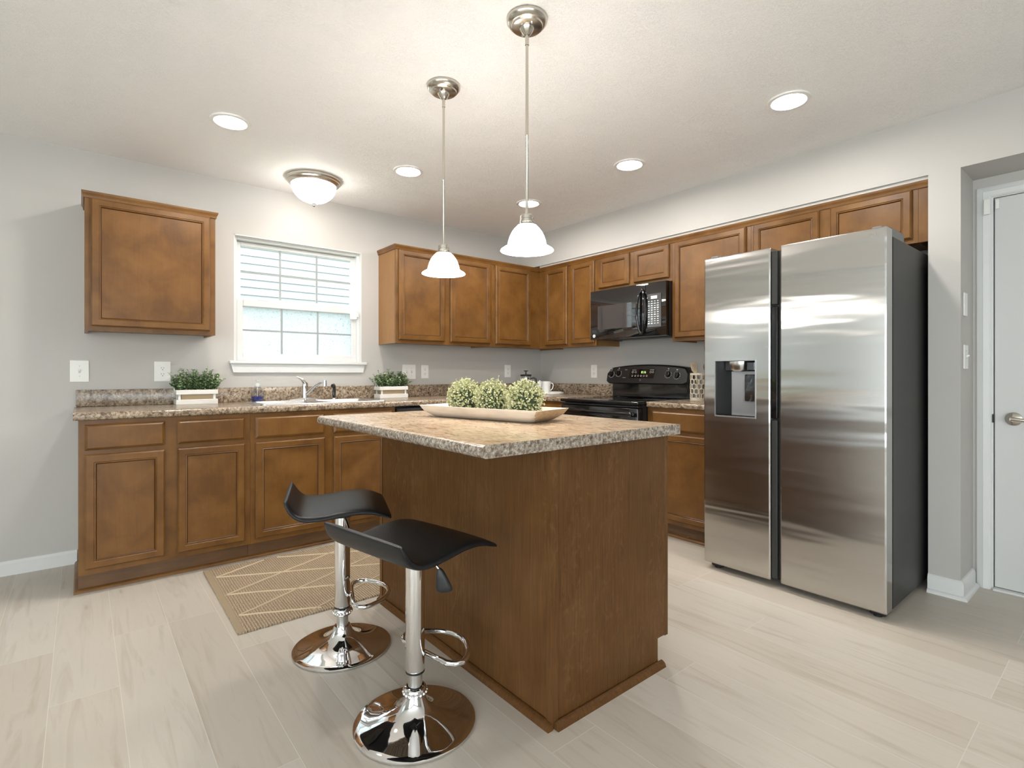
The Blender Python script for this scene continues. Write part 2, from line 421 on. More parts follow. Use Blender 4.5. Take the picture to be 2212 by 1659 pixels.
def obj(name, mb, mat, parent=None, world=True, smooth=None, loc=None):
    bm = mb.bm if isinstance(mb, MB) else mb
    bmesh.ops.recalc_face_normals(bm, faces=bm.faces)
    me = bpy.data.meshes.new(name)
    if parent is not None and world: bm.transform(wm(parent).inverted())
    if parent is None and loc is not None: bm.transform(Matrix.Translation(-Vector(loc)))
    bm.to_mesh(me); bm.free()
    if isinstance(mat, (list, tuple)):
        for mm in mat: me.materials.append(mm)
    else: me.materials.append(mat)
    if smooth is not None:
        me.polygons.foreach_set('use_smooth', [True] * len(me.polygons))
        me.set_sharp_from_angle(angle=radians(smooth))
    o = bpy.data.objects.new(name, me); COL.objects.link(o)
    if parent is not None: o.parent = parent
    elif loc is not None: o.location = loc
    return o

def tag(o, label, cat, group=None):
    o['label'] = label; o['category'] = cat
    if group: o['group'] = group
    return o

def thing(name, label, cat, loc=(0, 0, 0), rz=0.0, group=None):
    o = bpy.data.objects.new(name, None); COL.objects.link(o); o.empty_display_size = 0.1
    o.location = loc; o.rotation_euler = (0, 0, rz)
    return tag(o, label, cat, group)

def struct_empty(name, loc=(0, 0, 0)):
    o = bpy.data.objects.new(name, None); COL.objects.link(o); o.location = loc; o['kind'] = 'structure'; return o

def struct(name, mb, mat, **kw):
    o = obj(name, mb, mat, **kw); o['kind'] = 'structure'; return o

def dup(root, loc, rz=None, label=None):
    def cp(o, parent):
        c = o.copy(); COL.objects.link(c)
        if parent is not None: c.parent = parent
        for ch in list(o.children): cp(ch, c)
        return c
    r = cp(root, None); r.location = loc
    if rz is not None: r.rotation_euler = (0, 0, rz)
    if label: r['label'] = label
    return r

def text_mb(body, size, origin, right, up, depth=0.0006, align='CENTER'):
    cu = bpy.data.curves.new('lettering', 'FONT'); cu.body = body; cu.size = size; cu.align_x = align; cu.align_y = 'CENTER'; cu.extrude = depth / 2; cu.resolution_u = 2
    t = bpy.data.objects.new('lettering', cu); COL.objects.link(t)
    bpy.context.view_layer.update()
    me = bpy.data.meshes.new_from_object(t.evaluated_get(bpy.context.evaluated_depsgraph_get()))
    bpy.data.objects.remove(t); bpy.data.curves.remove(cu)
    mb = MB(); mb.bm.from_mesh(me); bpy.data.meshes.remove(me)
    r, u = Vector(right).normalized(), Vector(up).normalized(); n = r.cross(u)
    mt = Matrix((( r.x, u.x, n.x, origin[0]), (r.y, u.y, n.y, origin[1]), (r.z, u.z, n.z, origin[2]), (0, 0, 0, 1)))
    mb.bm.transform(mt); return mb

def join(mb, other):
    me = bpy.data.meshes.new('tmp'); other.bm.to_mesh(me); other.bm.free(); mb.bm.from_mesh(me); bpy.data.meshes.remove(me); return mb

H = 2.436        # ceiling height
SX = -0.329      # plane of the bulkhead above the right-hand cabinets
ALC = -3.285     # end of the cabinet alcove
CT = 0.918       # worktop height

# ------------------------------------------------------------------ room shell
struct('floor', MB().box(-7.7, 0.15, -8.1, 0.12, -0.1, 0.0), M['floor'])
struct('ceiling', MB().box(-7.7, 0.15, -8.1, 0.12, H, H + 0.1), M['ceiling'])

def wall_x(y0, y1, x0, x1, z1, openings):
    mb = MB(); x = x0
    for a, b, za, zb in sorted(openings):
        mb.box(x, a, y0, y1, 0, z1)
        if za > 0: mb.box(a, b, y0, y1, 0, za)
        if zb < z1: mb.box(a, b, y0, y1, zb, z1)
        x = b
    mb.box(x, x1, y0, y1, 0, z1); return mb
def wall_y(x0, x1, y0, y1, z1, openings):
    mb = MB(); y = y0
    for a, b, za, zb in sorted(openings):
        mb.box(x0, x1, y, a, 0, z1)
        if za > 0: mb.box(x0, x1, a, b, 0, za)
        if zb < z1: mb.box(x0, x1, a, b, zb, z1)
        y = b
    mb.box(x0, x1, y, y1, 0, z1); return mb

struct('wall_back', wall_x(0.0, 0.12, -7.7, 0.12, H, [KW, W2]), M['wall'])
struct('wall_left', wall_y(-7.7, -7.6, -8.1, 0.0, H, [W3]), M['wall'])
struct('wall_front', wall_x(-8.1, -8.0, -7.6, 0.12, H, [W4]), M['wall'])
wr = MB()
wr.box(0.0, 0.12, ALC, 0.0, 0, H)                                   # behind the cabinets
wr.box(SX, 0.12, -3.414, ALC, 0, 2.134)                             # stub beside the fridge
wr.box(-0.314, -0.002, ALC, -0.32, 2.118, 2.134)                          # drywall filler down to the crown
wr.box(SX, 0.0, ALC, 0.0, 2.134, H)                                 # bulkhead over the cabinets
wr.box(SX, 0.12, -8.0, ALC, 2.134, H)
wr.box(-0.045, 0.12, -3.492, -3.414, 0, 2.134)
wr.box(-0.045, 0.12, -4.41, -3.492, 2.03, 2.134)
wr.box(-0.045, 0.12, -4.75, -4.41, 0, 2.134)
wr.box(SX, 0.12, -8.0, -4.75, 0, 2.134)
struct('wall_right', wr, M['wall'])

# baseboards
bb = [(0, 0), (0.013, 0), (0.013, 0.066), (0.009, 0.074), (0.006, 0.08), (0, 0.082)]
struct('baseboard_back', MB().sweep(bb, [(-7.6, 0.0), (-3.705, 0.0)]), M['white_paint'])
bb2 = [(0, 0), (0.030, 0), (0.0295, 0.007), (0.026, 0.014), (0.020, 0.018), (0.0145, 0.019), (0.0145, 0.074), (0.0105, 0.084), (0.006, 0.09), (0, 0.092)]
struct('baseboard_right', MB().sweep(bb2, [(SX, ALC), (SX, -3.414), (-0.0651, -3.414)]), M['white_paint'], smooth=30)
struct('baseboard_front', MB().sweep(bb, [(0.0, -8.0), (-7.6, -8.0)]), M['white_paint'])
struct('baseboard_left', MB().sweep(bb, [(-7.6, -8.0), (-7.6, 0.0)]), M['white_paint'])

# ------------------------------------------------------------------ kitchen window
w1 = struct_empty('window_1', (-2.4135, 0.0, 1.203))
x0, x1, z0, z1 = KW
def ring_xz(x0, x1, z0, z1, wdt, ya, yb, bev=0.003, wb=None, wt=None):
    wb = wdt if wb is None else wb; wt = wdt if wt is None else wt
    mb = MB()
    mb.box(x0, x0 + wdt, ya, yb, z0, z1, bev); mb.box(x1 - wdt, x1, ya, yb, z0, z1, bev)
    mb.box(x0 + wdt, x1 - wdt, ya, yb, z0, z0 + wb, bev); mb.box(x0 + wdt, x1 - wdt, ya, yb, z1 - wt, z1, bev)
    return mb
fr = ring_xz(x0, x1, z0, z1, 0.026, 0.035, 0.12, 0.004)
for s_ in (1, -1):   # jamb tracks
    xx = x0 + 0.026 if s_ == 1 else x1 - 0.026
    fr.box(xx, xx + s_ * 0.008, 0.072, 0.078, 1.62, z1 - 0.03)
obj('window_frame', fr, M['white_vinyl'], w1)
# drywall return is white
rt = MB(); rt.box(x0, x0 + 0.006, 0.0005, 0.036, z0, z1); rt.box(x1 - 0.006, x1, 0.0005, 0.036, z0, z1); rt.box(x0, x1, 0.0005, 0.036, z1 - 0.006, z1)
obj('return', rt, M['white_paint'], w1)
us = ring_xz(x0 + 0.028, x1 - 0.028, 1.625, z1 - 0.028, 0.030, 0.078, 0.108, 0.004)
up = obj('sash', us, M['white_vinyl'], w1)
gx0, gx1, gz0, gz1 = x0 + 0.058, x1 - 0.058, 1.655, z1 - 0.058
obj('pane', MB().box(gx0 - 0.004, gx1 + 0.004, 0.091, 0.095, gz0 - 0.004, gz1 + 0.004), M['pane'], up)
def grille(gx0, gx1, gz0, gz1, ya, yb, w=0.013):
    g = MB()
    for f in (1 / 3, 2 / 3):
        c = gx0 + (gx1 - gx0) * f; g.box(c - w / 2, c + w / 2, ya, yb, gz0, gz1)
    c = (gz0 + gz1) / 2; g.box(gx0, gx1, ya + 0.0005, yb - 0.0005, c - w / 2, c + w / 2)
    return g
obj('grille', grille(gx0, gx1, gz0, gz1, 0.086, 0.0905), M['grille'], up)
lo = ring_xz(x0 + 0.024, x1 - 0.024, z0 + 0.012, 1.638, 0.042, 0.042, 0.074, 0.005, wb=0.042, wt=0.05)
lw = obj('sash', lo, M['white_vinyl'], w1)
gx0, gx1, gz0, gz1 = x0 + 0.066, x1 - 0.066, z0 + 0.054, 1.588
obj('frosted_pane', MB().box(gx0 - 0.004, gx1 + 0.004, 0.058, 0.062, gz0 - 0.004, gz1 + 0.004), M['frosted'], lw)
obj('grille', grille(gx0, gx1, gz0, gz1, 0.053, 0.0575), M['grille'], lw)
for c in (-2.66, -2.17):
    lk = MB(); lk.box(c - 0.045, c + 0.045, 0.044, 0.07, 1.638, 1.645, 0.002); lk.box(c - 0.03, c + 0.035, 0.05, 0.062, 1.645, 1.656, 0.003)
    obj('sash_lock', lk, M['white_plastic'], lw)
vl = MB(); vl.box(-2.034, -1.985, 0.012, 0.041, 1.545, 1.622, 0.004, 2); vl.box(-1.985, -1.968, 0.016, 0.036, 1.565, 1.597, 0.003)
obj('vent_stop', vl, M['white_plastic'], lw)
obj('sill', MB().box(x0 - 0.031, x1 + 0.031, -0.036, 0.04, z0 - 0.021, z0 + 0.001, 0.005, 3), M['white_paint'], w1, smooth=40)
ap = MB(); ap.prism([(x0 - 0.022, -0.001, 1.181), (x1 + 0.022, -0.001, 1.181), (x1 + 0.006, -0.001, 1.122), (x0 - 0.006, -0.001, 1.122)], (0, -0.017, 0))
obj('apron', ap, M['white_paint'], w1)

# windows of the open-plan room outside the frame (they light and reflect in the kitchen; the last is added as fill)
def plain_window(name, axis, a, b, z0, z1, d0, d1, rows, cols):
    w = struct_empty(name, ((a + b) / 2, d0, z0) if axis == 'x' else (d0, (a + b) / 2, z0))
    f = MB(); p = MB()
    def bx(mb, u0, u1, v0, v1, e0, e1):
        if axis == 'x': mb.box(u0, u1, e0, e1, v0, v1)
        else: mb.box(e0, e1, u0, u1, v0, v1)
    for u0, u1, v0, v1 in ((a, a + .05, z0, z1), (b - .05, b, z0, z1), (a, b, z0, z0 + .05), (a, b, z1 - .05, z1)): bx(f, u0, u1, v0, v1, d0, d1)
    for i in range(1, cols):
        c = a + (b - a) * i / cols; bx(f, c - .03, c + .03, z0, z1, d0, d1)
    for i in range(1, rows):
        c = z0 + (z1 - z0) * i / rows; bx(f, a, b, c - .02, c + .02, d0 + .004, d1 - .004)
    dm = (d0 + d1) / 2; bx(p, a, b, z0, z1, dm - .002, dm + .002)
    obj('window_frame', f, M['white_vinyl'], w); obj('pane', p, M['pane'], w)
plain_window('window_2', 'x', W2[0], W2[1], W2[2], W2[3], 0.03, 0.09, 3, 2)
plain_window('window_3', 'y', W3[0], W3[1], W3[2], W3[3], -7.68, -7.62, 2, 4)
plain_window('window_4', 'x', W4[0], W4[1], W4[2], W4[3], -8.08, -8.02, 2, 4)  # added unseen window, brings fill light from the camera side

# outside: the neighbour's siding seen through the kitchen window
nb = thing('neighbour_house', 'white lap-sided house wall seen through the kitchen window', 'house', (-2.0, 4.6, -0.3))
sd = MB(); lap = 0.118; nl = 52
prof = []
for i in range(nl):
    prof += [(-0.020, -0.3 + i * lap), (0.0, -0.3 + (i + 1) * lap - 0.001)]
pts = [(-17.0, 4.6 + a, z) for a, z in prof]
pts += [(-17.0, 4.8, prof[-1][1]), (-17.0, 4.8, -0.3)]
sd.prism(pts, (22.0, 0, 0))
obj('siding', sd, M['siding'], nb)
struct('ground', MB().box(-17.0, 5.0, 0.13, 4.575, -0.5, -0.31), M['lawn'])  # unseen grass strip added to darken the undersides of the siding laps

# ------------------------------------------------------------------ door on the right
d1 = struct_empty('door_1', (-0.02, -3.95, 0.0))
obj('slab', MB().box(-0.038, 0.0, -4.402, -3.498, 0.014, 2.02, 0.002), M['door_paint'], d1)
cs = MB(); cp = [(0, 0), (0.0, 0.012), (0.008, 0.018), (0.03, 0.020), (0.036, 0.016), (0.05, 0.013), (0.057, 0.009), (0.057, 0)]
def casing(mb, path):
    rings = []
    (ya, za), (yb, zb), (yc, zc), (yd, zd) = path
    for (y, z), (oy, oz) in zip(path, ((1, 0), (1, 1), (-1, 1), (-1, 0))):
        rings.append([(-0.045 - t, y + oy * w, z + oz * w) for w, t in cp])
    mb.loft(rings)
casing(cs, [(-3.487, 0.0), (-3.487, 2.026), (-4.413, 2.026), (-4.413, 0.0)])
struct('trim_1', cs, M['white_paint'], smooth=25)
jb = MB(); jb.box(-0.046, 0.1, -3.494, -3.4865, 0, 2.026); jb.box(-0.046, 0.1, -4.4135, -4.406, 0, 2.026); jb.box(-0.046, 0.1, -4.406, -3.494, 2.0225, 2.03)
obj('jamb', jb, M['white_paint'], d1)
ws = MB(); ws.box(0.0005, 0.014, -3.512, -3.4945, 0.012, 2.022); ws.box(0.0005, 0.014, -4.4055, -4.388, 0.012, 2.022); ws.box(0.0005, 0.014, -4.388, -3.512, 2.008, 2.022); ws.box(0.0005, 0.014, -4.388, -3.512, 0.012, 0.03)
obj('weatherstrip', ws, M['black_plastic'], d1)
th = MB(); th.box(-0.075, 0.1, -4.405, -3.495, 0.0, 0.011, 0.003)
obj('threshold', th, M['white_paint'], d1)
lv = MB(); lv.lathe([(0.0, -0.064), (0.012, -0.064), (0.033, -0.052), (0.0335, -0.039), (0.0, -0.039)], (0, -3.571, 0.885), 28, 'X')
lever = obj('door_handle', lv, M['nickel'], d1, smooth=40)
lb = MB(); lb.cyl((-0.06, -3.571, 0.885), (-0.086, -3.571, 0.885), 0.0115, 16)
lb.tube([(-0.086, -3.565, 0.886), (-0.09, -3.60, 0.884), (-0.089, -3.65, 0.88), (-0.086, -3.695, 0.877)], 0.009, 12, radii=[0.011, 0.009, 0.0075, 0.006])
obj('lever', lb, M['nickel'], lever, smooth=50)
obj('latch_plate', MB().box(-0.052, -0.036, -3.4975, -3.4905, 0.862, 0.905, 0.001), M['slot'], d1)
tag(obj('door_sensor', MB().box(-0.083, -0.0655, -3.487, -3.461, 1.935, 2.014, 0.003, 2), M['white_plastic'], loc=(-0.07, -3.474, 1.935)),
    'white alarm contact box stuck on the door casing near its top corner', 'sensor')
tag(obj('sensor_magnet', MB().box(-0.050, -0.0381, -3.517, -3.502, 1.962, 2.012, 0.002, 2), M['white_plastic'], loc=(-0.044, -3.51, 1.962)),
    'slim white sensor magnet on the top corner of the white door', 'sensor')

# ------------------------------------------------------------------ cabinets
def door_rings(u0, u1, v0, v1, spec):
    return [[(u0 + i, -w, v0 + i), (u1 - i, -w, v0 + i), (u1 - i, -w, v1 - i), (u0 + i, -w, v1 - i)] for i, w in spec]
RW = 0.044
def cab_door(parent, u0, u1, v0, v1, yf, mat, rw=RW):
    # yf: plane of the face frame (local y, negative); local frame: x along width, -y outwards
    spec = [(0, 0.001), (0, 0.012), (0.007, 0.020), (rw - 0.009, 0.020), (rw - 0.006, 0.0165), (rw - 0.001, 0.0185), (rw + 0.004, 0.012)]
    mb = MB(); mb.loft(door_rings(u0, u1, v0, v1, [(i, w - yf) for i, w in spec]), cap0=True, cap1=False)
    mb.bm.faces.ensure_lookup_table()
    for f in mb.bm.faces:
        c = f.calc_center_median(); ins_ = min(c.x - u0, u1 - c.x, c.z - v0, v1 - c.z); out = yf - c.y
        if rw + 0.0005 < ins_ < rw + 0.006 and len(f.verts) == 4 and out < 0.017: f.material_index = 1
    d = obj('door', mb, [mat, M['glaze']], parent, world=False)
    k = rw + 0.0035; y = yf - 0.0122
    pb = MB(); pb.box(u0 + k, u1 - k, y, y + 0.006, v0 + k, v1 - k)
    obj('panel', pb, mat, d, world=False)
    return d
def drawer_front(parent, u0, u1, v0, v1, yf, mat):
    spec = [(0, 0.001), (0, 0.010), (0.012, 0.020)]
    mb = MB(); mb.loft(door_rings(u0, u1, v0, v1, [(i, w - yf) for i, w in spec]))
    return obj('drawer', mb, mat, parent, world=False)

def face_frame(w, z0, z1, ya, yb, xs, zs):
    # stiles at given x-ranges, rails at given z-ranges
    mb = MB()
    for a, b in xs: mb.box(a, b, ya, yb, z0, z1)
    for a, b in zs:
        xx = 0.0
        for (l0, l1), (r0, r1) in zip(xs[:-1], xs[1:]): mb.box(l1, r0, ya, yb, a, b)
    return mb

def upper(label, loc, rz, w, z0, z1, doors, dz, filler=None, side=None, stile=None):
    t = thing('wall_cabinet', label, 'cabinet', loc, rz)
    mb = MB(); z_in = z0 + 0.012
    mb.box(0, 0.016, -0.284, 0, z0, z1); mb.box(w - 0.016, w, -0.284, 0, z0, z1)
    mb.box(0.016, w - 0.016, -0.284, 0, z_in, z_in + 0.012); mb.box(0.016, w - 0.016, -0.284, 0, z1 - 0.016, z1); mb.box(0.016, w - 0.016, -0.012, 0, z_in, z1)
    obj('carcass', mb, side or M['wood_side'], t, world=False)
    edges = [0.0] + [v for d in doors for v in d] + [w]
    xs = [(edges[i] + (0 if i == 0 else -0.012), edges[i + 1] + (0 if i == len(edges) - 2 else 0.012)) for i in range(0, len(edges), 2)]
    obj('face_frame', face_frame(w, z0, z1, -0.304, -0.284, xs, [(z0, dz[0] + 0.012), (dz[1] - 0.012, z1)]), M['wood'], t, world=False)
    for a, b in doors: cab_door(t, a, b, dz[0], dz[1], -0.304, M['wood'])
    if filler:
        obj('filler_strip', MB().box(w + 0.001, w + filler, -0.303, -0.284, z0, z1), M['wood'], t, world=False)
    return t

RB = -pi / 2
Z0, Z1, DZ = 1.352, 2.114, (1.377, 2.079)
CROWN = [(0, 2.081), (0.006, 2.081), (0.007, 2.090), (0.009, 2.096), (0.013, 2.104), (0.0145, 2.108), (0.0145, 2.117), (0, 2.117)]
uc = upper('square single-door wall cabinet hanging alone left of the window', (-3.672, 0, 0), 0, 0.632, Z0, Z1, [(0.026, 0.602)], (1.377, 2.080))
cr = MB(); cr.sweep(CROWN, [(0.632, 0), (0.632, -0.304), (0, -0.304), (0, 0)][::-1]); obj('crown', cr, M['wood'], uc, world=False, smooth=30)
upper('double-door wall cabinet just right of the window, with its pale end panel showing', (-1.807, 0, 0), 0, 0.934, Z0, Z1, [(0.022, 0.436), (0.493, 0.905)], DZ)
upper('single-door wall cabinet on the window wall running into the corner', (-0.872, 0, 0), 0, 0.870, Z0, Z1, [(0.032, 0.444)], DZ)
upper('wall cabinet with two narrow doors between the corner and the microwave', (0, -0.3065, 0), RB, 0.717, Z0, Z1, [(0.0915, 0.3775), (0.4245, 0.7005)], DZ)
upper('short two-door wall cabinet directly above the black microwave', (0, -1.0245, 0), RB, 0.738, 1.803, Z1, [(0.0325, 0.3485), (0.3965, 0.7145)], (1.829, DZ[1]))
upper('tall single-door wall cabinet between the microwave and the fridge', (0, -1.7635, 0), RB, 0.589, Z0, Z1, [(0.0255, 0.5585)], DZ)
upper('short two-door wall cabinet above the stainless fridge', (0, -2.3535, 0), RB, 0.885, 1.800, Z1, [(0.0205, 0.4135), (0.4715, 0.8595)], (1.824, DZ[1]), filler=0.045)
cw = MB(); cw.sweep(CROWN, [(-1.8075, -0.0005), (-1.8075, -0.3045), (-0.3045, -0.3045), (-0.3045, ALC + 0.001)][::-1][::-1])
tag(obj('crown_moulding', cw, M['wood'], smooth=30, loc=(-0.3045, -0.3045, 2.08)), 'continuous brown crown moulding along the tops of the corner wall cabinets', 'moulding')

def quarter(r=0.019): return [(0, 0)] + [(r * cos(a), r * sin(a)) for a in [i * pi / 10 for i in range(6)]]
def base(label, loc, rz, w, cols, end_left=False, hollow=False):
    t = thing('base_cabinet', label, 'cabinet', loc, rz)
    mb = MB(); mb.box(0, w, -0.54, -0.002, 0.0, 0.10)
    if hollow:
        mb.box(0, 0.016, -0.588, -0.002, 0.10, CT - 0.039); mb.box(w - 0.016, w, -0.588, -0.002, 0.10, CT - 0.039)
        mb.box(0.016, w - 0.016, -0.588, -0.002, 0.10, 0.116); mb.box(0.016, w - 0.016, -0.014, -0.002, 0.116, CT - 0.039)
    else: mb.box(0, w, -0.588, -0.002, 0.10, CT - 0.039)
    obj('carcass', mb, M['wood'], t, world=False)
    edges = [0.0] + [v for d in cols for v in d] + [w]
    xs = [(edges[i] + (0 if i == 0 else -0.012), edges[i + 1] + (0 if i == len(edges) - 2 else 0.012)) for i in range(0, len(edges), 2)]
    obj('face_frame', face_frame(w, 0.10, CT - 0.039, -0.609, -0.588, xs, [(0.10, 0.142), (0.69, 0.742), (0.844, CT - 0.039)]), M['wood'], t, world=False)
    obj('toe_kick', MB().box(0, w, -0.556, -0.54, 0.0, 0.10), M['toe'], t, world=False)
    for a, b in cols:
        drawer_front(t, a, b, 0.728, 0.856, -0.609, M['wood']); cab_door(t, a, b, 0.129, 0.703, -0.609, M['wood'])
    q = MB(); path = [(0, -0.556), (w, -0.556)]
    if end_left: path = [(0, -0.004), (0, -0.556), (w, -0.556)]
    q.sweep([(u, z) for u, z in quarter()], path)
    obj('shoe_moulding', q, M['wood'], t, world=False, smooth=40)
    return t
base('base cabinet at the open left end of the sink run, two drawers over two doors', (-3.698, 0, 0), 0, 0.787, [(0.025, 0.361), (0.420, 0.757)], end_left=True)
base('sink base cabinet under the window, its right door half hidden by the island', (-2.910, 0, 0), 0, 0.943, [(0.027, 0.439), (0.499, 0.914)], hollow=True)
base('base cabinet in the corner beyond the dishwasher', (-1.358, 0, 0), 0, 0.7465, [(0.03, 0.44)])
base('narrow base cabinet between the corner and the black range', (0, -0.6115, 0), RB, 0.389, [(0.05, 0.34)])
base('base cabinet with one drawer and door between the range and the fridge', (0, -1.767, 0), RB, 0.604, [(0.046, 0.562)])

# ------------------------------------------------------------------ worktops
ct = thing('countertop', 'speckled brown granite-look worktop along the sink wall into the corner', 'countertop', (-2.4, -0.3, 0.88))
zb, zt = CT - 0.038, CT
mb = MB()
front = lambda c, d: abs(c.y + 0.634) < 1e-4 and abs(d.x) > 0.9
mb.box_edges(-3.718, -0.634, -0.634, -0.555, zb, zt, front, 0.014)
mb.box(-0.634, -0.555, -0.634, -0.555, zb, zt)
mb.box_edges(-0.634, -0.555, -1.0015, -0.634, zb, zt, lambda c, d: abs(c.x + 0.634) < 1e-4 and abs(d.y) > 0.9, 0.014)
mb.box(-3.718, -2.80, -0.555, -0.002, zb, zt)
mb.box(-2.80, -2.03, -0.08, -0.002, zb, zt); mb.box(-2.03, -0.555, -0.555, -0.002, zb, zt)
mb.box(-0.555, -0.002, -1.0015, -0.002, zb, zt)
bmesh.ops.remove_doubles(mb.bm, verts=mb.bm.verts, dist=1e-5)
obj('worktop', mb, M['laminate'], ct, smooth=40)
tag(obj('backsplash', MB().box(-3.711, -0.0025, -0.021, -0.002, CT + 0.0003, 1.018, 0.004, 2), M['laminate'], loc=(-1.86, -0.01, CT), smooth=40), 'long low speckled backsplash along the window wall behind the sink', 'backsplash')
tag(obj('backsplash', MB().box(-0.021, -0.002, -1.0015, -0.0215, CT + 0.0003, 1.018, 0.004, 2), M['laminate'], loc=(-0.01, -0.5, CT), smooth=40), 'short low speckled backsplash on the right wall between the corner and the range', 'backsplash')
c2 = thing('countertop', 'short speckled worktop between the black range and the fridge', 'countertop', (-0.3, -2.07, 0.88))
mb = MB(); mb.box_edges(-0.634, -0.002, -2.372, -1.766, zb, zt, lambda c, d: (abs(c.x + 0.634) < 1e-4), 0.014)
obj('worktop', mb, M['laminate'], c2, smooth=40)

# ------------------------------------------------------------------ island
isl = thing('kitchen_island', 'dark brown island cabinet standing in the middle of the floor', 'island', (-2.235, -2.2, 0))
IX0, IX1, IY0, IY1 = -2.545, -1.922, -2.815, -1.60
mb = MB(); mb.box(IX0 + 0.006, IX1 - 0.02, IY0 + 0.006, IY1 - 0.006, 0.10, CT - 0.0385); mb.box(IX0 + 0.006, IX1 - 0.066, IY0 + 0.006, IY1 - 0.006, 0, 0.10)
obj('carcass', mb, M['wood_dark'], isl)
obj('back_panel', MB().box(IX0, IX0 + 0.006, IY0 + 0.006, IY1, 0.0, CT - 0.0385), M['wood_dark'], isl)
sp = MB(); poly = [(IX0, IY0, 0.0), (IX1 - 0.066, IY0, 0.0), (IX1 - 0.066, IY0, 0.105), (IX1 - 0.02, IY0, 0.105), (IX1 - 0.02, IY0, CT - 0.0385), (IX0, IY0, CT - 0.0385)]
sp.prism(poly, (0, 0.006, 0)); obj('side_panel', sp, M['wood_dark'], isl)
sp = MB(); sp.prism([(x, IY1 - 0.006, z) for x, y, z in poly], (0, 0.006, 0)); obj('side_panel', sp, M['wood_dark'], isl)
for yy in (IY0, ):
    cm = MB(); cm.sweep([(0, 0.0), (0.005, 0.0), (0.005, CT - 0.039), (0, CT - 0.039)], [(IX0, IY0 + 0.021), (IX0, IY0), (IX0 + 0.021, IY0)])
    obj('corner_moulding', cm, M['wood_dark'], isl)
cm = MB(); cm.box(IX0 - 0.005, IX0, IY1 - 0.018, IY1 + 0.004, 0, CT - 0.039, 0.002); obj('corner_moulding', cm, M['wood'], isl)
qm = MB(); qm.sweep(quarter(0.021), [(IX0 - 0.004, IY1), (IX0 - 0.004, IY0 - 0.008)]); obj('shoe_moulding', qm, M['wood_dark'], isl, smooth=40)
qm = MB(); qm.sweep(quarter(0.021), [(IX0 + 0.004, IY0 - 0.004), (IX1 - 0.048, IY0 - 0.004)]); obj('shoe_moulding', qm, M['wood_dark'], isl, smooth=40)
# front (towards the fridge): face frame, doors, drawers - built in a rotated local frame
ff = MB(); ff.box(IX1 - 0.02, IX1, IY0 - 0.001, IY1, 0.10, CT - 0.039, 0.002); obj('face_frame', ff, M['wood_dark'], isl)
for a, b in ((-2.785, -2.24), (-2.175, -1.63)):
    for nm, v0, v1, spec in (('door', 0.129, 0.703, [(0, .001), (0, .012), (.007, .020), (.035, .020), (.044, .012)]), ('drawer', 0.728, 0.856, [(0, .001), (0, .010), (.012, .020)])):
        dm = MB(); dm.loft([[(IX1 + w, a + i, v0 + i), (IX1 + w, b - i, v0 + i), (IX1 + w, b - i, v1 - i), (IX1 + w, a + i, v1 - i)] for i, w in spec]); obj(nm, dm, M['wood_dark'], isl)
obj('toe_kick', MB().box(IX1 - 0.066, IX1 - 0.06, IY0 + 0.006, IY1 - 0.006, 0, 0.1), M['toe'], isl)
it = MB(); TX0, TX1, TY0, TY1 = -2.842, -1.888, -2.848, -1.558
it.box_edges(TX0, TX1, TY0, TY1, zb, zt, lambda c, d: abs(c.x - TX0) < 1e-4 and abs(d.y) > 0.9, 0.017, 5)
for e in []: pass
tag(obj('island_worktop', it, M['laminate_island'], smooth=40, loc=(-2.36, -2.2, zb)), 'beige speckled worktop of the island with a rounded seating edge', 'countertop')

# ------------------------------------------------------------------ dishwasher
dw = thing('dishwasher', 'black dishwasher under the sink-wall worktop, mostly hidden behind the island', 'dishwasher', (-1.66, -0.3, 0))
obj('body', MB().box(-1.963, -1.361, -0.585, -0.03, 0.09, 0.872), M['black_satin'], dw)
obj('door', MB().box(-1.962, -1.362, -0.632, -0.587, 0.11, 0.765, 0.004, 2), M['black_gloss'], dw)
cp_ = MB(); cp_.prism([(-1.962, -0.587, 0.772), (-1.962, -0.634, 0.772), (-1.962, -0.642, 0.84), (-1.962, -0.634, 0.866), (-1.962, -0.587, 0.868)], (0.6, 0, 0))
obj('control_strip', cp_, M['black_gloss'], dw)
obj('handle', MB().box(-1.93, -1.39, -0.652, -0.638, 0.83, 0.842, 0.003), M['black_satin'], dw)
obj('toe_kick', MB().box(-1.962, -1.362, -0.54, -0.52, 0.0, 0.09), M['black_plastic'], dw)

# ------------------------------------------------------------------ range
rg = thing('range', 'black electric range with glass cooktop and raised control back', 'range', (-0.35, -1.383, 0))
ya, yb = -1.763, -1.0035
obj('body', MB().box(-0.66, -0.03, ya, yb, 0.03, 0.892), M['black_satin'], rg)
ck = obj('cooktop', MB().box(-0.718, -0.06, ya, yb, 0.893, 0.916, 0.006, 3), M['black_glass'], rg, smooth=40)
for bx_, by_, br_ in ((-0.53, -1.2, 0.1), (-0.53, -1.56, 0.115), (-0.24, -1.2, 0.075), (-0.24, -1.56, 0.085)):
    bn = MB(); bn.lathe([(br_, 0.9161), (br_, 0.9164), (br_ - 0.003, 0.9164), (br_ - 0.003, 0.9161)], (bx_, by_, 0), 40, loop=True)
    obj('burner_ring', bn, M['fridge_side'], ck)
od = obj('oven_door', MB().box(-0.712, -0.662, ya + 0.004, yb - 0.004, 0.27, 0.872, 0.008, 3), M['black_gloss'], rg, smooth=40)
obj('window', MB().box(-0.714, -0.711, ya + 0.14, yb - 0.14, 0.42, 0.70), M['black_glass'], od)
hd = MB(); hd.box(-0.764, -0.742, ya + 0.025, yb - 0.025, 0.815, 0.845, 0.009, 3)
for yy in (ya + 0.05, yb - 0.05): hd.box(-0.745, -0.71, yy - 0.012, yy + 0.012, 0.818, 0.842, 0.003)
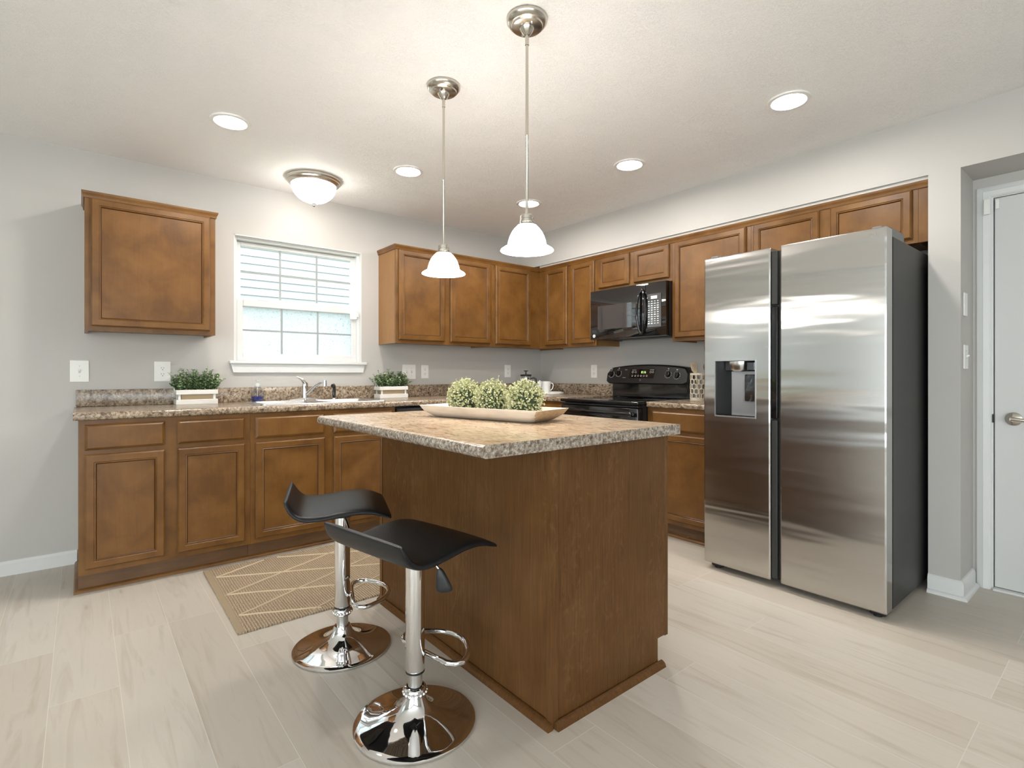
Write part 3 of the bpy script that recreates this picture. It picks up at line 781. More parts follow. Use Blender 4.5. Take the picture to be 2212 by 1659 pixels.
obj('handle', hd, M['black_gloss'], od, smooth=40)
obj('vent_trim', MB().box(-0.716, -0.66, ya + 0.002, yb - 0.002, 0.876, 0.886, 0.002), M['black_satin'], rg)
obj('storage_drawer', MB().box(-0.708, -0.662, ya + 0.004, yb - 0.004, 0.075, 0.262, 0.006, 2), M['black_gloss'], rg)
rs = MB(); rs.box(-0.085, -0.032, ya + 0.012, yb - 0.012, 0.917, 1.034, 0.004, 2)
obj('riser', rs, M['black_gloss'], rg)
# control back: cross-sections along y, arched top, rounded ends
cb = MB(); rings = []
y_l, y_r = -0.992, -1.776; nn = 28
for i in range(nn + 1):
    f = i / nn; y = y_l + (y_r - y_l) * f
    e = min(f, 1 - f) * abs(y_r - y_l)
    rd = 0.045
    dz_ = 0 if e > rd else rd - math.sqrt(max(0, rd * rd - (rd - e) ** 2))
    zt_ = 1.160 + 0.029 * (1 - (2 * f - 1) ** 2) - dz_ * 0.8
    zb_ = 1.028 + dz_ * 0.35
    xf = lambda z: -0.142 + (z - 1.028) * 0.22
    rings.append([(xf(zb_) + 0.012, y, zb_ - 0.002), (xf(zb_ + .01), y, zb_ + 0.008), (xf(zt_ - .012), y, zt_ - 0.012), (xf(zt_) + 0.012, y, zt_), (-0.036, y, zt_), (-0.034, y, zb_)])
cb.loft(rings); bk = obj('control_back', cb, M['black_satin'], rg, smooth=35)
fx = lambda z: -0.142 + (z - 1.028) * 0.22
nx = Vector((-1, 0, 0.22)).normalized()
upv = Vector((0.22, 0, 1)).normalized()
def facept(y, z, out=0.0): return Vector((fx(z), y, z)) + nx * out
def disc_on(mb, y, z, r0, r1, o0, o1, n=28, inner=None):
    c = facept(y, z); R_ = Vector((0, -1, 0))
    def ring(r, o): return [c + nx * o + R_ * (r * cos(2 * pi * i / n)) + upv * (r * sin(2 * pi * i / n)) for i in range(n)]
    if inner is None: mb.loft([ring(r0, o0), ring(r1, o1)])
    else: mb.loft([ring(r0, o0), ring(r0, o1), ring(inner, o1), ring(inner, o0)], loop=True)
for y, z in ((-1.036, 1.110), (-1.113, 1.117), (-1.604, 1.109), (-1.683, 1.101)):
    k = MB(); disc_on(k, y, z, 0.0235, 0.0205, 0.0, 0.019)
    kn = obj('knob', k, M['black_gloss'], bk, smooth=40)
    b_ = MB(); c = facept(y, z, 0.026)
    b_.prism([c + Vector((0, 1, 0)) * sy - upv * sz + nx * so for sy, sz, so in ((-0.005, -0.019, 0), (0.005, -0.019, 0), (0.005, 0.019, 0), (-0.005, 0.019, 0))], -nx * 0.008)
    mk = MB()
    for i in range(14):
        a = radians(-60 + i * 300 / 13 + 90 + 60); c0 = facept(y, z, 0.0006)
        p_ = c0 + Vector((0, -1, 0)) * (0.030 * cos(a)) + upv * (0.030 * sin(a))
        mk.box(p_.x - 0.0006, p_.x + 0.0004, p_.y - 0.0022, p_.y + 0.0022, p_.z - 0.0022, p_.z + 0.0022)
    p_ = facept(y, z + 0.043, 0.0006); mk.box(p_.x - 0.0006, p_.x + 0.0004, p_.y - 0.006, p_.y + 0.006, p_.z - 0.003, p_.z + 0.003)
    obj('dial_marks', mk, M['print'], bk)
    join_grip = obj('grip', b_, M['black_satin'], bk)
cpn = MB(); cpn.prism([facept(y, z, 0.0005) for y, z in ((-1.228, 1.076), (-1.472, 1.076), (-1.484, 1.148), (-1.24, 1.152))], nx * 0.0012)
clk = obj('clock_panel', cpn, M['black_glass'], bk)
Rv = Vector((0, -1, 0))
obj('clock_digits', text_mb('8:16', 0.028, facept(-1.372, 1.124, 0.0022), Rv, upv), M['led'], clk)
for i, y in enumerate((-1.262, -1.292, -1.322, -1.35, -1.378, -1.406)):
    bt = MB(); disc_on(bt, y, 1.095, 0.0075, 0, 0.0018, 0.0024, 12, inner=0.0055); obj('button', bt, M['print'], clk)
for y in (-1.262, -1.292, -1.44, -1.462): bt = MB(); disc_on(bt, y, 1.126, 0.0085, 0, 0.0018, 0.0024, 12, inner=0.0065); obj('button', bt, M['print'], clk)
for y, w_ in ((-1.275, .02), (-1.452, .02)):
    p_ = facept(y, 1.143, 0.002); obj('printed_lettering', MB().box(p_.x - .0004, p_.x + .0004, y - w_, y + w_, p_.z - .0014, p_.z + .0014), M['print'], bk)
lg = MB(); disc_on(lg, -1.346, 1.060, 0.0085, 0, 0.0003, 0.0012, 20, inner=0.0065); obj('badge', lg, M['chrome_dull'], bk)
for y, z, w_ in ((-1.19, 1.146, .012), (-1.178, 1.08, .016)):
    p_ = facept(y, z, 0.0006); obj('printed_lettering', MB().box(p_.x - .0005, p_.x + .0004, y - w_, y + w_, p_.z - .0013, p_.z + .0013), M['print'], bk)

# ------------------------------------------------------------------ microwave
mw = thing('microwave', 'black over-the-range microwave with an oval loop handle', 'microwave', (-0.2, -1.4, 1.395))
my0, my1, mz0, mz1 = -1.760, -1.030, 1.396, 1.798
obj('body', MB().box(-0.345, -0.004, my0, my1, mz0 + 0.006, mz1), M['black_satin'], mw)
md = MB()
def mw_front(mb, ya, yb):
    n = 10; rings = []
    for i in range(n + 1):
        y = ya + (yb - ya) * i / n; f = (y - my0) / (my1 - my0); x = -0.384 - 0.008 * (1 - (2 * f - 1) ** 2)
        rings.append([(x + 0.004, y, mz0), (x, y, mz0 + 0.006), (x, y, mz1 - 0.006), (x + 0.004, y, mz1), (-0.346, y, mz1), (-0.346, y, mz0)])
    mb.loft(rings)
mw_front(md, -1.584, my1); dr = obj('door', md, M['mw_gloss'], mw, smooth=35)
mp = MB(); mw_front(mp, my0, -1.588); pnl = obj('control_panel', mp, M['mw_gloss'], mw, smooth=35)
wn = MB(); wn.prism([(-0.3905, -1.46, 1.475), (-0.3905, -1.115, 1.475), (-0.3905, -1.115, 1.667), (-0.3905, -1.46, 1.667)], (-0.003, 0, 0))
obj('window', wn, M['mw_window'], dr)
hl = MB(); pts = []
for i in range(36):
    a = 2 * pi * i / 36; z = 1.583 + 0.172 * sin(a); pts.append((-0.418 + 0.022 * (sin(a) ** 2), -1.556 + 0.030 * cos(a), z))
hl.tube(pts, 0.0085, 10, closed=True)
for z in (1.425, 1.741): hl.cyl((-0.388, -1.556, z), (-0.410, -1.556, z), 0.009, 10)
obj('handle', hl, M['black_gloss'], dr, smooth=60)
kp = MB(); kp.prism([(-0.3885, -1.725, 1.462), (-0.3885, -1.604, 1.462), (-0.3885, -1.604, 1.71), (-0.3885, -1.725, 1.71)], (-0.0015, 0, 0))
pad = obj('keypad', kp, M['mw_window'], pnl)
pr_ = MB(); rr = random.Random(3)
pr_.box(-0.3912, -0.3901, -1.69, -1.635, 1.672, 1.695)
for r_ in range(11):
    for c_ in range(4):
        y = -1.617 - c_ * 0.0265; z = 1.655 - r_ * 0.0165; w_ = rr.uniform(0.005, 0.009); h_ = rr.uniform(0.002, 0.0042)
        pr_.box(-0.3912, -0.3901, y - w_, y + w_, z - h_, z + h_)
obj('keypad_print', pr_, M['print'], pad)
bd = MB(); bd.lathe([(0.0, -0.3905), (0.0135, -0.3905), (0.0135, -0.3875), (0.0, -0.3875)], (0, -1.072, 1.425), 24, 'X')
bdo = obj('badge', bd, M['print'], dr)
obj('badge_lettering', text_mb('GE', 0.011, (-0.391, -1.072, 1.425), Rv, (0, 0, 1)), M['slot'], bdo)
vg = MB()
for i in range(9): vg.box(-0.33 + i * 0.02, -0.318 + i * 0.02, my0 + 0.05, my1 - 0.05, mz0 + 0.001, mz0 + 0.0055)
vg.box(-0.34, -0.02, my0 + 0.01, my0 + 0.04, mz0 + 0.001, mz0 + 0.0055); vg.box(-0.34, -0.02, my1 - 0.04, my1 - 0.01, mz0 + 0.001, mz0 + 0.0055)
obj('vent_grille', vg, M['fridge_side'], mw)

# ------------------------------------------------------------------ fridge
fg = thing('refrigerator', 'tall two-door stainless refrigerator with a water dispenser in its left door', 'refrigerator', (-0.5, -2.82, 0))
FY0, FY1 = -3.262, -2.378
obj('body', MB().box(-0.812, -0.06, FY0 + 0.002, FY1 - 0.002, 0.032, 1.745, 0.004), M['fridge_side'], fg)
obj('gasket', MB().box(-0.834, -0.813, FY0 + 0.008, FY1 - 0.008, 0.05, 1.745), M['gasket'], fg)
def fridge_door(y0, y1, z0, z1, hole=None):
    mb = MB(); bm = mb.bm; uv = bm.loops.layers.uv.new('brush')
    ys = [y0, y0 + 0.006] + [y0 + 0.006 + (y1 - y0 - 0.012) * i / 12 for i in range(1, 12)] + [y1 - 0.006, y1]
    zs = [z0, z0 + 0.005] + [z0 + (z1 - z0) * i / 24 for i in range(1, 24)] + [z1 - 0.005, z1]
    if hole:
        for h in hole[:2]: ys = [v for v in ys if abs(v - h) > 0.012] + [h]
        for h in hole[2:]: zs = [v for v in zs if abs(v - h) > 0.02] + [h]
    ys = sorted(set(ys)); zs = sorted(set(zs))
    def fx_(y, z):
        f = (y - y0) / (y1 - y0); g = (z - z0) / (z1 - z0)
        x = -0.913 - 0.0035 * (1 - (2 * f - 1) ** 2) - 0.0045 * (1 - (2 * g - 1) ** 2)
        e = min(y - y0, y1 - y); e2 = min(z - z0, z1 - z)
        if e < 0.0059: x += 0.004
        if e2 < 0.0049: x += 0.004
        return x
    V = {}
    for i, y in enumerate(ys):
        for j, z in enumerate(zs): V[i, j] = bm.verts.new((fx_(y, z), y, z))
    for i in range(len(ys) - 1):
        for j in range(len(zs) - 1):
            if hole and hole[0] - 1e-6 <= ys[i] < hole[1] - 1e-6 and hole[2] - 1e-6 <= zs[j] < hole[3] - 1e-6: continue
            f = bm.faces.new((V[i, j], V[i, j + 1], V[i + 1, j + 1], V[i + 1, j]))
    bound = [(i, 0) for i in range(len(ys))] + [(len(ys) - 1, j) for j in range(1, len(zs))] + [(i, len(zs) - 1) for i in range(len(ys) - 2, -1, -1)] + [(0, j) for j in range(len(zs) - 2, 0, -1)]
    back = [bm.verts.new((-0.8345, V[k].co.y, V[k].co.z)) for k in bound]
    nb_ = len(bound)
    for k in range(nb_):
        a, b = V[bound[k]], V[bound[(k + 1) % nb_]]
        bm.faces.new((a, b, back[(k + 1) % nb_], back[k]))
    bm.faces.new(list(reversed(back)))
    for f in bm.faces:
        for l in f.loops: l[uv].uv = (l.vert.co.y, l.vert.co.z)
    return mb
HO = (-2.679, -2.447, 0.874, 1.188)
ld = obj('door', fridge_door(-2.752, FY1, 0.038, 1.770, HO), M['fridge_steel'], fg, smooth=30)
rd_ = obj('door', fridge_door(FY0, -2.803, 0.036, 1.772), M['fridge_steel'], fg, smooth=30)
gp = MB(); gp.box(-0.88, -0.836, -2.802, -2.753, 0.05, 1.755); obj('door_edge', gp, M['fridge_side'], fg)
hp = MB(); hp.box(-0.907, -0.882, -2.7835, -2.7535, 0.88, 1.465, 0.004); obj('handle_pocket', hp, M['black_gloss'], fg)
for za, zb_ in ((0.05, 0.872), (1.473, 1.755)): obj('handle_strip', MB().box(-0.907, -0.882, -2.7835, -2.7535, za, zb_, 0.004), M['fridge_side'], fg)
# dispenser
dp = MB()
y0, y1, z0, z1 = HO
fr_ = ring = None
for a in ((y0, y0 + .004, z0, z1), (y1 - .004, y1, z0, z1), (y0 + .004, y1 - .004, z0, z0 + .008), (y0 + .004, y1 - .004, z1 - .004, z1)): dp.box(-0.923, -0.846, *a)
ds = obj('dispenser', dp, M['dispenser_grey'], ld)
ins = MB(); ins.box(-0.8460, -0.8400, y0, y1, z0, z1); ins.prism([(-0.917, y1 - .0042, z0 + .008), (-0.846, y1 - .0042, z0 + .008), (-0.846, y1 - .060, z0 + .008), (-0.852, y1 - .060, z0 + .008), (-0.917, y1 - .012, z0 + .008)], (0, 0, z1 - z0 - .012)); ins.box(-0.878, -0.846, y0 + .0045, y1 - .0042, z1 - .055, z1 - .0045); ins.box(-0.918, -0.846, y0 + .0042, y1 - .0042, z1 - .0060, z1 - .0042)
obj('recess_liner', ins, M['black_satin'], ds)
obj('splash_panel', MB().box(-0.856, -0.8462, y0 + 0.005, y1 - 0.062, z0 + .009, z1 - .058, 0.004, 2), M['dispenser_grey'], ds)
nz = MB(); nz.lathe([(0.0, 1.128), (0.024, 1.128), (0.036, 1.138), (0.04, 1.175), (0.04, 1.182), (0, 1.182)], (-0.892, -2.563, 0), 24, scale=(0.6, 1.2)); obj('nozzle', nz, M['steel'], ds, smooth=40)
nz = MB(); nz.box(-0.908, -0.86, -2.669, -2.622, 1.128, 1.18, 0.006, 2); obj('ice_chute', nz, M['black_gloss'], ds)
pdl = MB(); pdl.box(-0.872, -0.858, -2.660, -2.592, 0.962, 1.11, 0.006, 2); pd = obj('paddle', pdl, M['black_gloss'], ds)
flm = MB(); rf = random.Random(5)
gx = [[Vector((-0.8745 - rf.uniform(0, 0.006), -2.588 - 0.076 * i / 6, 0.952 + 0.163 * j / 7)) for j in range(8)] for i in range(7)]
flm.loft(gx, False, False, closed=False); obj('protective_film', flm, M['clear_plastic'], pd)
obj('drip_tray', MB().box(-0.921, -0.857, y0 + .008, y1 - .012, z0 + .0082, z0 + .013), M['black_gloss'], ds)
# hinges, feet, kick grille, lettering
for yy in (FY0 + 0.045, FY1 - 0.045):
    hg = MB(); hg.prism([(-0.865, yy - 0.03, 1.746), (-0.80, yy - 0.035, 1.746), (-0.62, yy - 0.035, 1.746), (-0.55, yy - 0.02, 1.746), (-0.55, yy + 0.035, 1.746), (-0.80, yy + 0.035, 1.746)], (0, 0, 0.040))
    hg.box(-0.885, -0.835, yy - 0.02, yy + 0.02, 1.7735, 1.786, 0.003)
    obj('hinge_cover', hg, M['hinge_grey'], fg)
kg = MB(); kg.box(-0.80, -0.76, FY0 + 0.03, FY1 - 0.03, 0.012, 0.031); obj('kick_grille', kg, M['black_plastic'], fg)
for yy in (FY0 + 0.05, FY1 - 0.05):
    ft = MB(); ft.box(-0.87, -0.78, yy - 0.035, yy + 0.03, 0.008, 0.034, 0.006, 2); ft.lathe([(0.0, 0.0), (0.018, 0.0), (0.018, 0.012), (0.0, 0.012)], (-0.85, yy, 0), 16)
    ft.cyl((-0.75, yy - 0.02, 0.0225), (-0.75, yy + 0.02, 0.0225), 0.0222, 16)
    obj('foot', ft, M['black_plastic'], fg)
obj('lettering', text_mb('SAMSUNG', 0.021, (-0.9145, -3.185, 1.742), Rv, (0, 0, 1), 0.001), M['dispenser_grey'], rd_)

# ------------------------------------------------------------------ sink, faucet
sk = thing('sink', 'stainless double-bowl sink set in the worktop under the window', 'sink', (-2.415, -0.315, CT))
mb = MB(); bm = mb.bm
def rrect(x0, x1, y0, y1, r, z, n=5):
    pts = []
    for cx_, cy_, a0 in ((x1 - r, y1 - r, 0), (x0 + r, y1 - r, pi / 2), (x0 + r, y0 + r, pi), (x1 - r, y0 + r, 1.5 * pi)):
        for i in range(n): a = a0 + (pi / 2) * i / (n - 1); pts.append((cx_ + r * cos(a), cy_ + r * sin(a), z))
    return pts
SK = (-2.835, -1.995, -0.545, -0.055)
rim = MB()
def deck(mb, x0, x1, y0, y1): mb.box(x0, x1, y0, y1, CT + 0.0005, CT + 0.004)
bx = [(-2.79, -2.44), (-2.39, -2.04)]; by = (-0.505, -0.155)
rim.loft([rrect(SK[0], SK[1], SK[2], SK[3], 0.03, CT + 0.0005), rrect(SK[0] + .003, SK[1] - .003, SK[2] + .003, SK[3] - .003, 0.028, CT + 0.005), rrect(SK[0] + .012, SK[1] - .012, SK[2] + .012, SK[3] - .012, 0.02, CT + 0.0055)], cap0=False, cap1=False)
zt_ = CT + 0.0055
for a in ((SK[0] + .012, bx[0][0], SK[2] + .012, SK[3] - .012), (bx[0][1], bx[1][0], by[0], by[1]), (bx[1][1], SK[1] - .012, SK[2] + .012, SK[3] - .012), (bx[0][0], bx[1][1], SK[2] + .012, by[0]), (bx[0][0], bx[1][1], by[1], SK[3] - .012)):
    rim.box(a[0], a[1], a[2], a[3], zt_ - 0.003, zt_)
obj('rim', rim, M['steel'], sk, smooth=40)
for a, b in bx:
    bw = MB(); bw.loft([rrect(a, b, by[0], by[1], 0.03, zt_), rrect(a + .004, b - .004, by[0] + .004, by[1] - .004, 0.03, zt_ - .008), rrect(a + .012, b - .012, by[0] + .012, by[1] - .012, 0.04, 0.79), rrect(a + .035, b - .035, by[0] + .035, by[1] - .035, 0.04, 0.77)], cap0=False, cap1=True)
    bw.lathe([(0.045, 0.7705), (0.045, 0.773), (0.03, 0.772), (0.0, 0.7705)], ((a + b) / 2, (by[0] + by[1]) / 2, 0), 20, cap0=False)
    obj('bowl', bw, M['steel'], sk, smooth=40)
fc = thing('faucet', 'chrome single-lever kitchen faucet behind the sink', 'faucet', (-2.43, -0.105, CT + 0.0055))
z_ = CT + 0.006
pl = MB(); pl.loft([rrect(-2.555, -2.305, -0.135, -0.075, 0.028, z_), rrect(-2.552, -2.308, -0.132, -0.078, 0.026, z_ + .007), rrect(-2.47, -2.39, -0.128, -0.082, 0.02, z_ + .016)]); obj('base_plate', pl, M['chrome'], fc, smooth=40)
bo = MB(); bo.lathe([(0.0245, z_ + .01), (0.0235, z_ + .03), (0.0225, z_ + .1), (0.0235, z_ + .112), (0.018, z_ + .128), (0, z_ + .132)], (-2.43, -0.105, 0), 24); obj('body', bo, M['chrome'], fc, smooth=50)
so = MB(); so.tube([(-2.425, -0.115, z_ + .035), (-2.405, -0.17, z_ + .075), (-2.385, -0.22, z_ + .108), (-2.37, -0.26, z_ + .128), (-2.36, -0.29, z_ + .132), (-2.356, -0.302, z_ + .130)], 0.012, 14, radii=[.0135, .0125, .0115, .011, .011, .011], flat=(1, .8))
so.cyl((-2.356, -0.302, z_ + .142), (-2.356, -0.302, z_ + .102), 0.0135, 18); obj('spout', so, M['chrome'], fc, smooth=50)
hv = MB(); hv.tube([(-2.432, -0.106, z_ + .118), (-2.44, -0.108, z_ + .136), (-2.457, -0.112, z_ + .151), (-2.478, -0.117, z_ + .163), (-2.492, -0.12, z_ + .168)], 0.012, 12, radii=[.023, .02, .014, .009, .0065], flat=(1, .7)); obj('lever', hv, M['chrome'], fc, smooth=60)
sy_ = thing('sink_sprayer', 'black pull-out side sprayer standing right of the faucet', 'sprayer', (-2.215, -0.105, CT + 0.0055))
sb = MB(); sb.lathe([(0.020, z_), (0.019, z_ + .006), (0.013, z_ + .01), (0, z_ + .01)], (-2.215, -0.105, 0), 20); obj('collar', sb, M['chrome'], sy_, smooth=40)
sb = MB(); sb.tube([(-2.215, -0.105, z_ + .008), (-2.215, -0.105, z_ + .04), (-2.214, -0.105, z_ + .075), (-2.216, -0.107, z_ + .095), (-2.225, -0.115, z_ + .108)], 0.012, 14, radii=[.011, .0125, .0115, .0125, .011]); obj('wand', sb, M['black_gloss'], sy_, smooth=60)
sb = MB(); sb.cyl((-2.218, -0.109, z_ + .1), (-2.234, -0.123, z_ + .098), 0.0135, 16); obj('spray_head', sb, M['black_gloss'], sy_, smooth=50)

so_ = thing('soap_dispenser', 'clear pump bottle with blue soap standing at the left of the sink', 'soap bottle', (-2.775, -0.115, CT))
SPX, SPY, SZ = -2.748, -0.100, CT + 0.0062
b1 = MB(); b1.lathe([(0.0, .0), (.034, .0), (.0395, .006), (.0405, .045), (.038, .07), (.030, .09), (.018, .1), (.0155, .106), (0.0145, .106), (.029, .089), (.037, .069), (.0395, .045), (.0385, .007), (.033, .0015), (0, .0015)], (SPX, SPY, SZ), 32, cap0=False, cap1=False); obj('bottle', b1, M['clear_plastic'], so_, smooth=50)
b1 = MB(); b1.lathe([(0, .002), (.032, .002), (.0378, .008), (.0385, .034), (0, .034)], (SPX, SPY, SZ), 32); obj('liquid', b1, M['soap'], so_, smooth=50)
b1 = MB(); b1.lathe([(.017, .098), (.0175, .115), (.013, .122), (.007, .125), (.006, .138), (.013, .14), (.013, .147), (0, .148)], (SPX, SPY, SZ), 20); b1.box(SPX - .004, SPX + .028, SPY - .005, SPY + .005, SZ + .1405, SZ + .147, .002); obj('pump', b1, M['pump'], so_, smooth=50)
b1 = MB(); b1.cyl((SPX, SPY, SZ + .01), (SPX, SPY, SZ + .1), .002, 8); obj('dip_tube', b1, M['pump'], so_)

# ------------------------------------------------------------------ planters
def leaf_mesh(mb, p, d, up_, ln, wd):
    d = d.normalized(); s = d.cross(up_)
    if s.length < 1e-4: s = Vector((1, 0, 0))
    s.normalize(); n = s.cross(d)
    a = p; b = p + d * ln * 0.45 + s * wd / 2 + n * wd * .12; c = p + d * ln; e = p + d * ln * 0.45 - s * wd / 2 + n * wd * .12
    vs_ = [mb.bm.verts.new(q) for q in (a, b, c, e)]
    mb.bm.faces.new((vs_[0], vs_[1], vs_[2])); mb.bm.faces.new((vs_[0], vs_[2], vs_[3]))
def planter(label, loc, rz, w, d, seed):
    t = thing('planter_box', label, 'planter', loc, rz)
    h = 0.093
    mb = MB()
    for za, zb_ in ((0.0, 0.032), (0.064, h)):
        mb.box(-w / 2, w / 2, -d / 2, -d / 2 + .008, za, zb_, .0015); mb.box(-w / 2, w / 2, d / 2 - .008, d / 2, za, zb_, .0015)
        mb.box(-w / 2, -w / 2 + .008, -d / 2 + .008, d / 2 - .008, za, zb_, .0015); mb.box(w / 2 - .008, w / 2, -d / 2 + .008, d / 2 - .008, za, zb_, .0015)
    for sx in (-1, 1):
        for sy in (-1, 1): mb.box(sx * (w / 2 - .012), sx * (w / 2 - .026), sy * (d / 2 - .0085), sy * (d / 2 - .016), .0, h - .001)
    mb.box(-w / 2 + .008, w / 2 - .008, -d / 2 + .008, d / 2 - .008, .002, .008)
    obj('crate', mb, M['whitewash'], t, world=False)
    ln = MB(); ln.box(-w / 2 + .030, w / 2 - .030, -d / 2 + .0165, d / 2 - .0165, .009, h - .012); obj('burlap_liner', ln, M['burlap'], t, world=False)
    tw = MB()
    for sx in (-1, 1): tw.tube([(sx * w / 2, -.03, h - .012), (sx * (w / 2 + .006), -.02, h + .008), (sx * (w / 2 + .004), 0, h + .016), (sx * (w / 2 + .006), .02, h + .008), (sx * w / 2, .03, h - .012)], .0025, 6)
    obj('rope_handle', tw, M['whitewash'], t, world=False)
    fo = MB(); r = random.Random(seed)
    st = MB()
    for i in range(170):
        bx_, by_ = r.uniform(-w / 2 + .015, w / 2 - .015), r.uniform(-d / 2 + .018, d / 2 - .018)
        q = 2 * bx_ / w
        lean = r.uniform(.6, 1.5)
        tip = Vector((bx_ * (1 + .34 * lean) + r.uniform(-.015, .015), by_ * 1.1 + r.uniform(-.035, .008), h + r.uniform(.035, .125) * (1.0 - .34 * q * q)))
        if r.random() < .10: tip.z += .028
        b = Vector((bx_, by_, h - .015)); v = tip - b; nl = 9
        tip.y = max(min(tip.y, d / 2 + .018), -d / 2 - .03); v = tip - b
        st.tube([b, b + v * .5 + Vector((0, 0, .006)), tip], .0008, 4)
        for k in range(nl):
            f = .25 + .75 * k / (nl - 1); p = b + v * f + Vector((0, 0, .006 * (1 - abs(2 * f - 1))))
            for s in (0, 1):
                a = r.uniform(0, 2 * pi); dd = Vector((cos(a), sin(a) - .25, r.uniform(-.35, .75)))
                leaf_mesh(fo, p, dd, Vector((r.uniform(-.5, .5), r.uniform(-.9, .2), 1)), r.uniform(.013, .019), r.uniform(.011, .015))
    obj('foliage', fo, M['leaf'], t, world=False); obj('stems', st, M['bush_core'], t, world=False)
    so2 = MB(); so2.box(-w / 2 + .02, w / 2 - .02, -d / 2 + .0165, d / 2 - .0165, h - .0115, h - .006); obj('moss', so2, M['soil'], t, world=False)
    return t
planter('white wooden crate of green boxwood left of the sink, below the outlet', (-3.113, -0.092, CT), 0, 0.232, 0.115, 11)
planter('white wooden crate of green boxwood right of the sink', (-1.738, -0.088, CT), 0, 0.245, 0.115, 12)

# ------------------------------------------------------------------ wall plates
def plate(label, loc, rz, w, h, kind, toggles=1, name=None):
    t = thing('wall_outlet' if kind == 'outlet' else ('light_switch' if kind == 'switch' else 'blank_plate'), label, {'outlet': 'outlet', 'switch': 'light switch'}.get(kind, 'wall plate'), loc, rz)
    mb = MB(); mb.box(-w / 2, w / 2, -.006, -.0003, -h / 2, h / 2, .003, 2); obj('cover_plate', mb, M['white_plastic'], t, world=False)
    if kind == 'outlet':
        for s in (1, -1):
            zc = s * .0195
            r = MB(); r.lathe([(.0172, -.0082), (.0172, -.0055), (0, -.0055)], (0, 0, zc), 24, 'Y', cap0=True, scale=(.88, 1.0)); rc = obj('receptacle', r, M['white_plastic'], t, world=False, smooth=40)
            sl = MB(); sl.box(-.0075, -.0055, -.0088, -.008, zc - .001, zc + .008); sl.box(.0055, .0075, -.0088, -.008, zc - .0005, zc + .0075); sl.lathe([(.0026, -.0088), (.0026, -.008)], (0, 0, zc - .008), 10, 'Y'); obj('slots', sl, M['slot'], rc, world=False)
    elif kind == 'switch':
        for i in range(toggles):
            xc = (i - (toggles - 1) / 2) * .046
            sl = MB(); sl.box(xc - .0055, xc + .0055, -.0068, -.0058, -.012, .012); obj('switch_slot', sl, M['outlet_line'], t, world=False)
            tg = MB(); tg.prism([(xc - .0045, -.006, -.004), (xc - .0045, -.018, .004), (xc - .0045, -.018, .010), (xc - .0045, -.006, .008)], (.009, 0, 0)); obj('toggle', tg, M['white_plastic'], t, world=False)
            sc_ = MB()
            for zz in (-.03, .03): sc_.lathe([(.003, -.0072), (.003, -.006)], (xc, 0, zz), 10, 'Y')
            obj('screw', sc_, M['outlet_line'], t, world=False)
    return t
plate('wide white light switch plate on the wall at the far left end of the worktop', (-3.694, 0, 1.129), 0, .088, .128, 'switch')
plate('white outlet on the wall beside the left planter, below the lone wall cabinet', (-3.2855, 0, 1.128), 0, .088, .128, 'outlet')
plate('double white switch plate partly behind the right planter', (-1.53, 0, 1.128), 0, .125, .125, 'switch', 2)
plate('narrow white outlet just right of the double switch plate', (-1.377, 0, 1.130), 0, .073, .117, 'outlet')
plate('white outlet on the window wall near the corner, left of the coffee press', (-.45, 0, 1.138), 0, .078, .122, 'outlet')
plate('white outlet on the right wall between the corner and the range', (0, -.7275, 1.134), RB, .076, .122, 'outlet')
plate('blank white plate high on the wall end beside the white door', (-.245, -3.414, 1.463), 0, .072, .117, 'blank')
plate('white light switch on the wall end beside the white door, below the blank plate', (-.235, -3.414, 1.199), 0, .09, .122, 'switch')

# ------------------------------------------------------------------ lights
for i, (x, y, lab) in enumerate((( -3.082, -.95, 'round recessed ceiling light above the left part of the sink run'), (-2.04, -.94, 'round recessed ceiling light just right of the dome light'),
                 (-1.006, -.951, 'small-looking recessed ceiling light near the corner, behind the tall pendant'), (-1.011, -1.921, 'recessed ceiling light in front of the microwave'), (-1.042, -2.898, 'recessed ceiling light in front of the fridge'))):
    if i == 0:
        rl = thing('recessed_light', lab, 'ceiling light', (x, y, H), 0, 'recessed ceiling lights')
        t = MB(); t.lathe([(.072, -.0045), (.078, -.009), (.094, -.007), (.0965, -.0005), (.072, -.0005)], (0, 0, 0), 40, loop=True); obj('trim_ring', t, M['white_plastic'], rl, world=False, smooth=40)
        t = MB(); t.lathe([(.0, -.006), (.0715, -.005), (.0715, -.001), (.0, -.001)], (0, 0, 0), 40, cap0=False, cap1=False); obj('lens', t, M['lens'], rl, world=False, smooth=60)
    else: dup(rl, (x, y, H), 0, lab)
fl = thing('flush_ceiling_light', 'glowing glass dome ceiling light with a nickel rim above the window', 'ceiling light', (-2.465, -.40, H))
t = MB(); t.lathe([(.0, -.001), (.172, -.001), (.178, -.008), (.178, -.018), (.168, -.024), (.166, -.032), (.158, -.038), (.150, -.044), (.145, -.046), (.145, -.04), (.0, -.04)], (0, 0, 0), 48, cap0=False, cap1=False); obj('rim', t, M['nickel'], fl, world=False, smooth=35)
t = MB(); t.lathe([(.144, -.042)] + [(.144 * cos(a), -.045 - .118 * sin(a)) for a in [i * pi / 2 / 12 for i in range(13)]], (0, 0, 0), 48, cap0=False, cap1=False); obj('glass_dome', t, M['dome'], fl, world=False, smooth=60)
t = MB(); t.lathe([(.0, -.162), (.012, -.163), (.014, -.168), (.006, -.173), (.009, -.18), (.005, -.188), (0, -.19)], (0, 0, 0), 20); obj('finial', t, M['nickel'], fl, world=False, smooth=50)

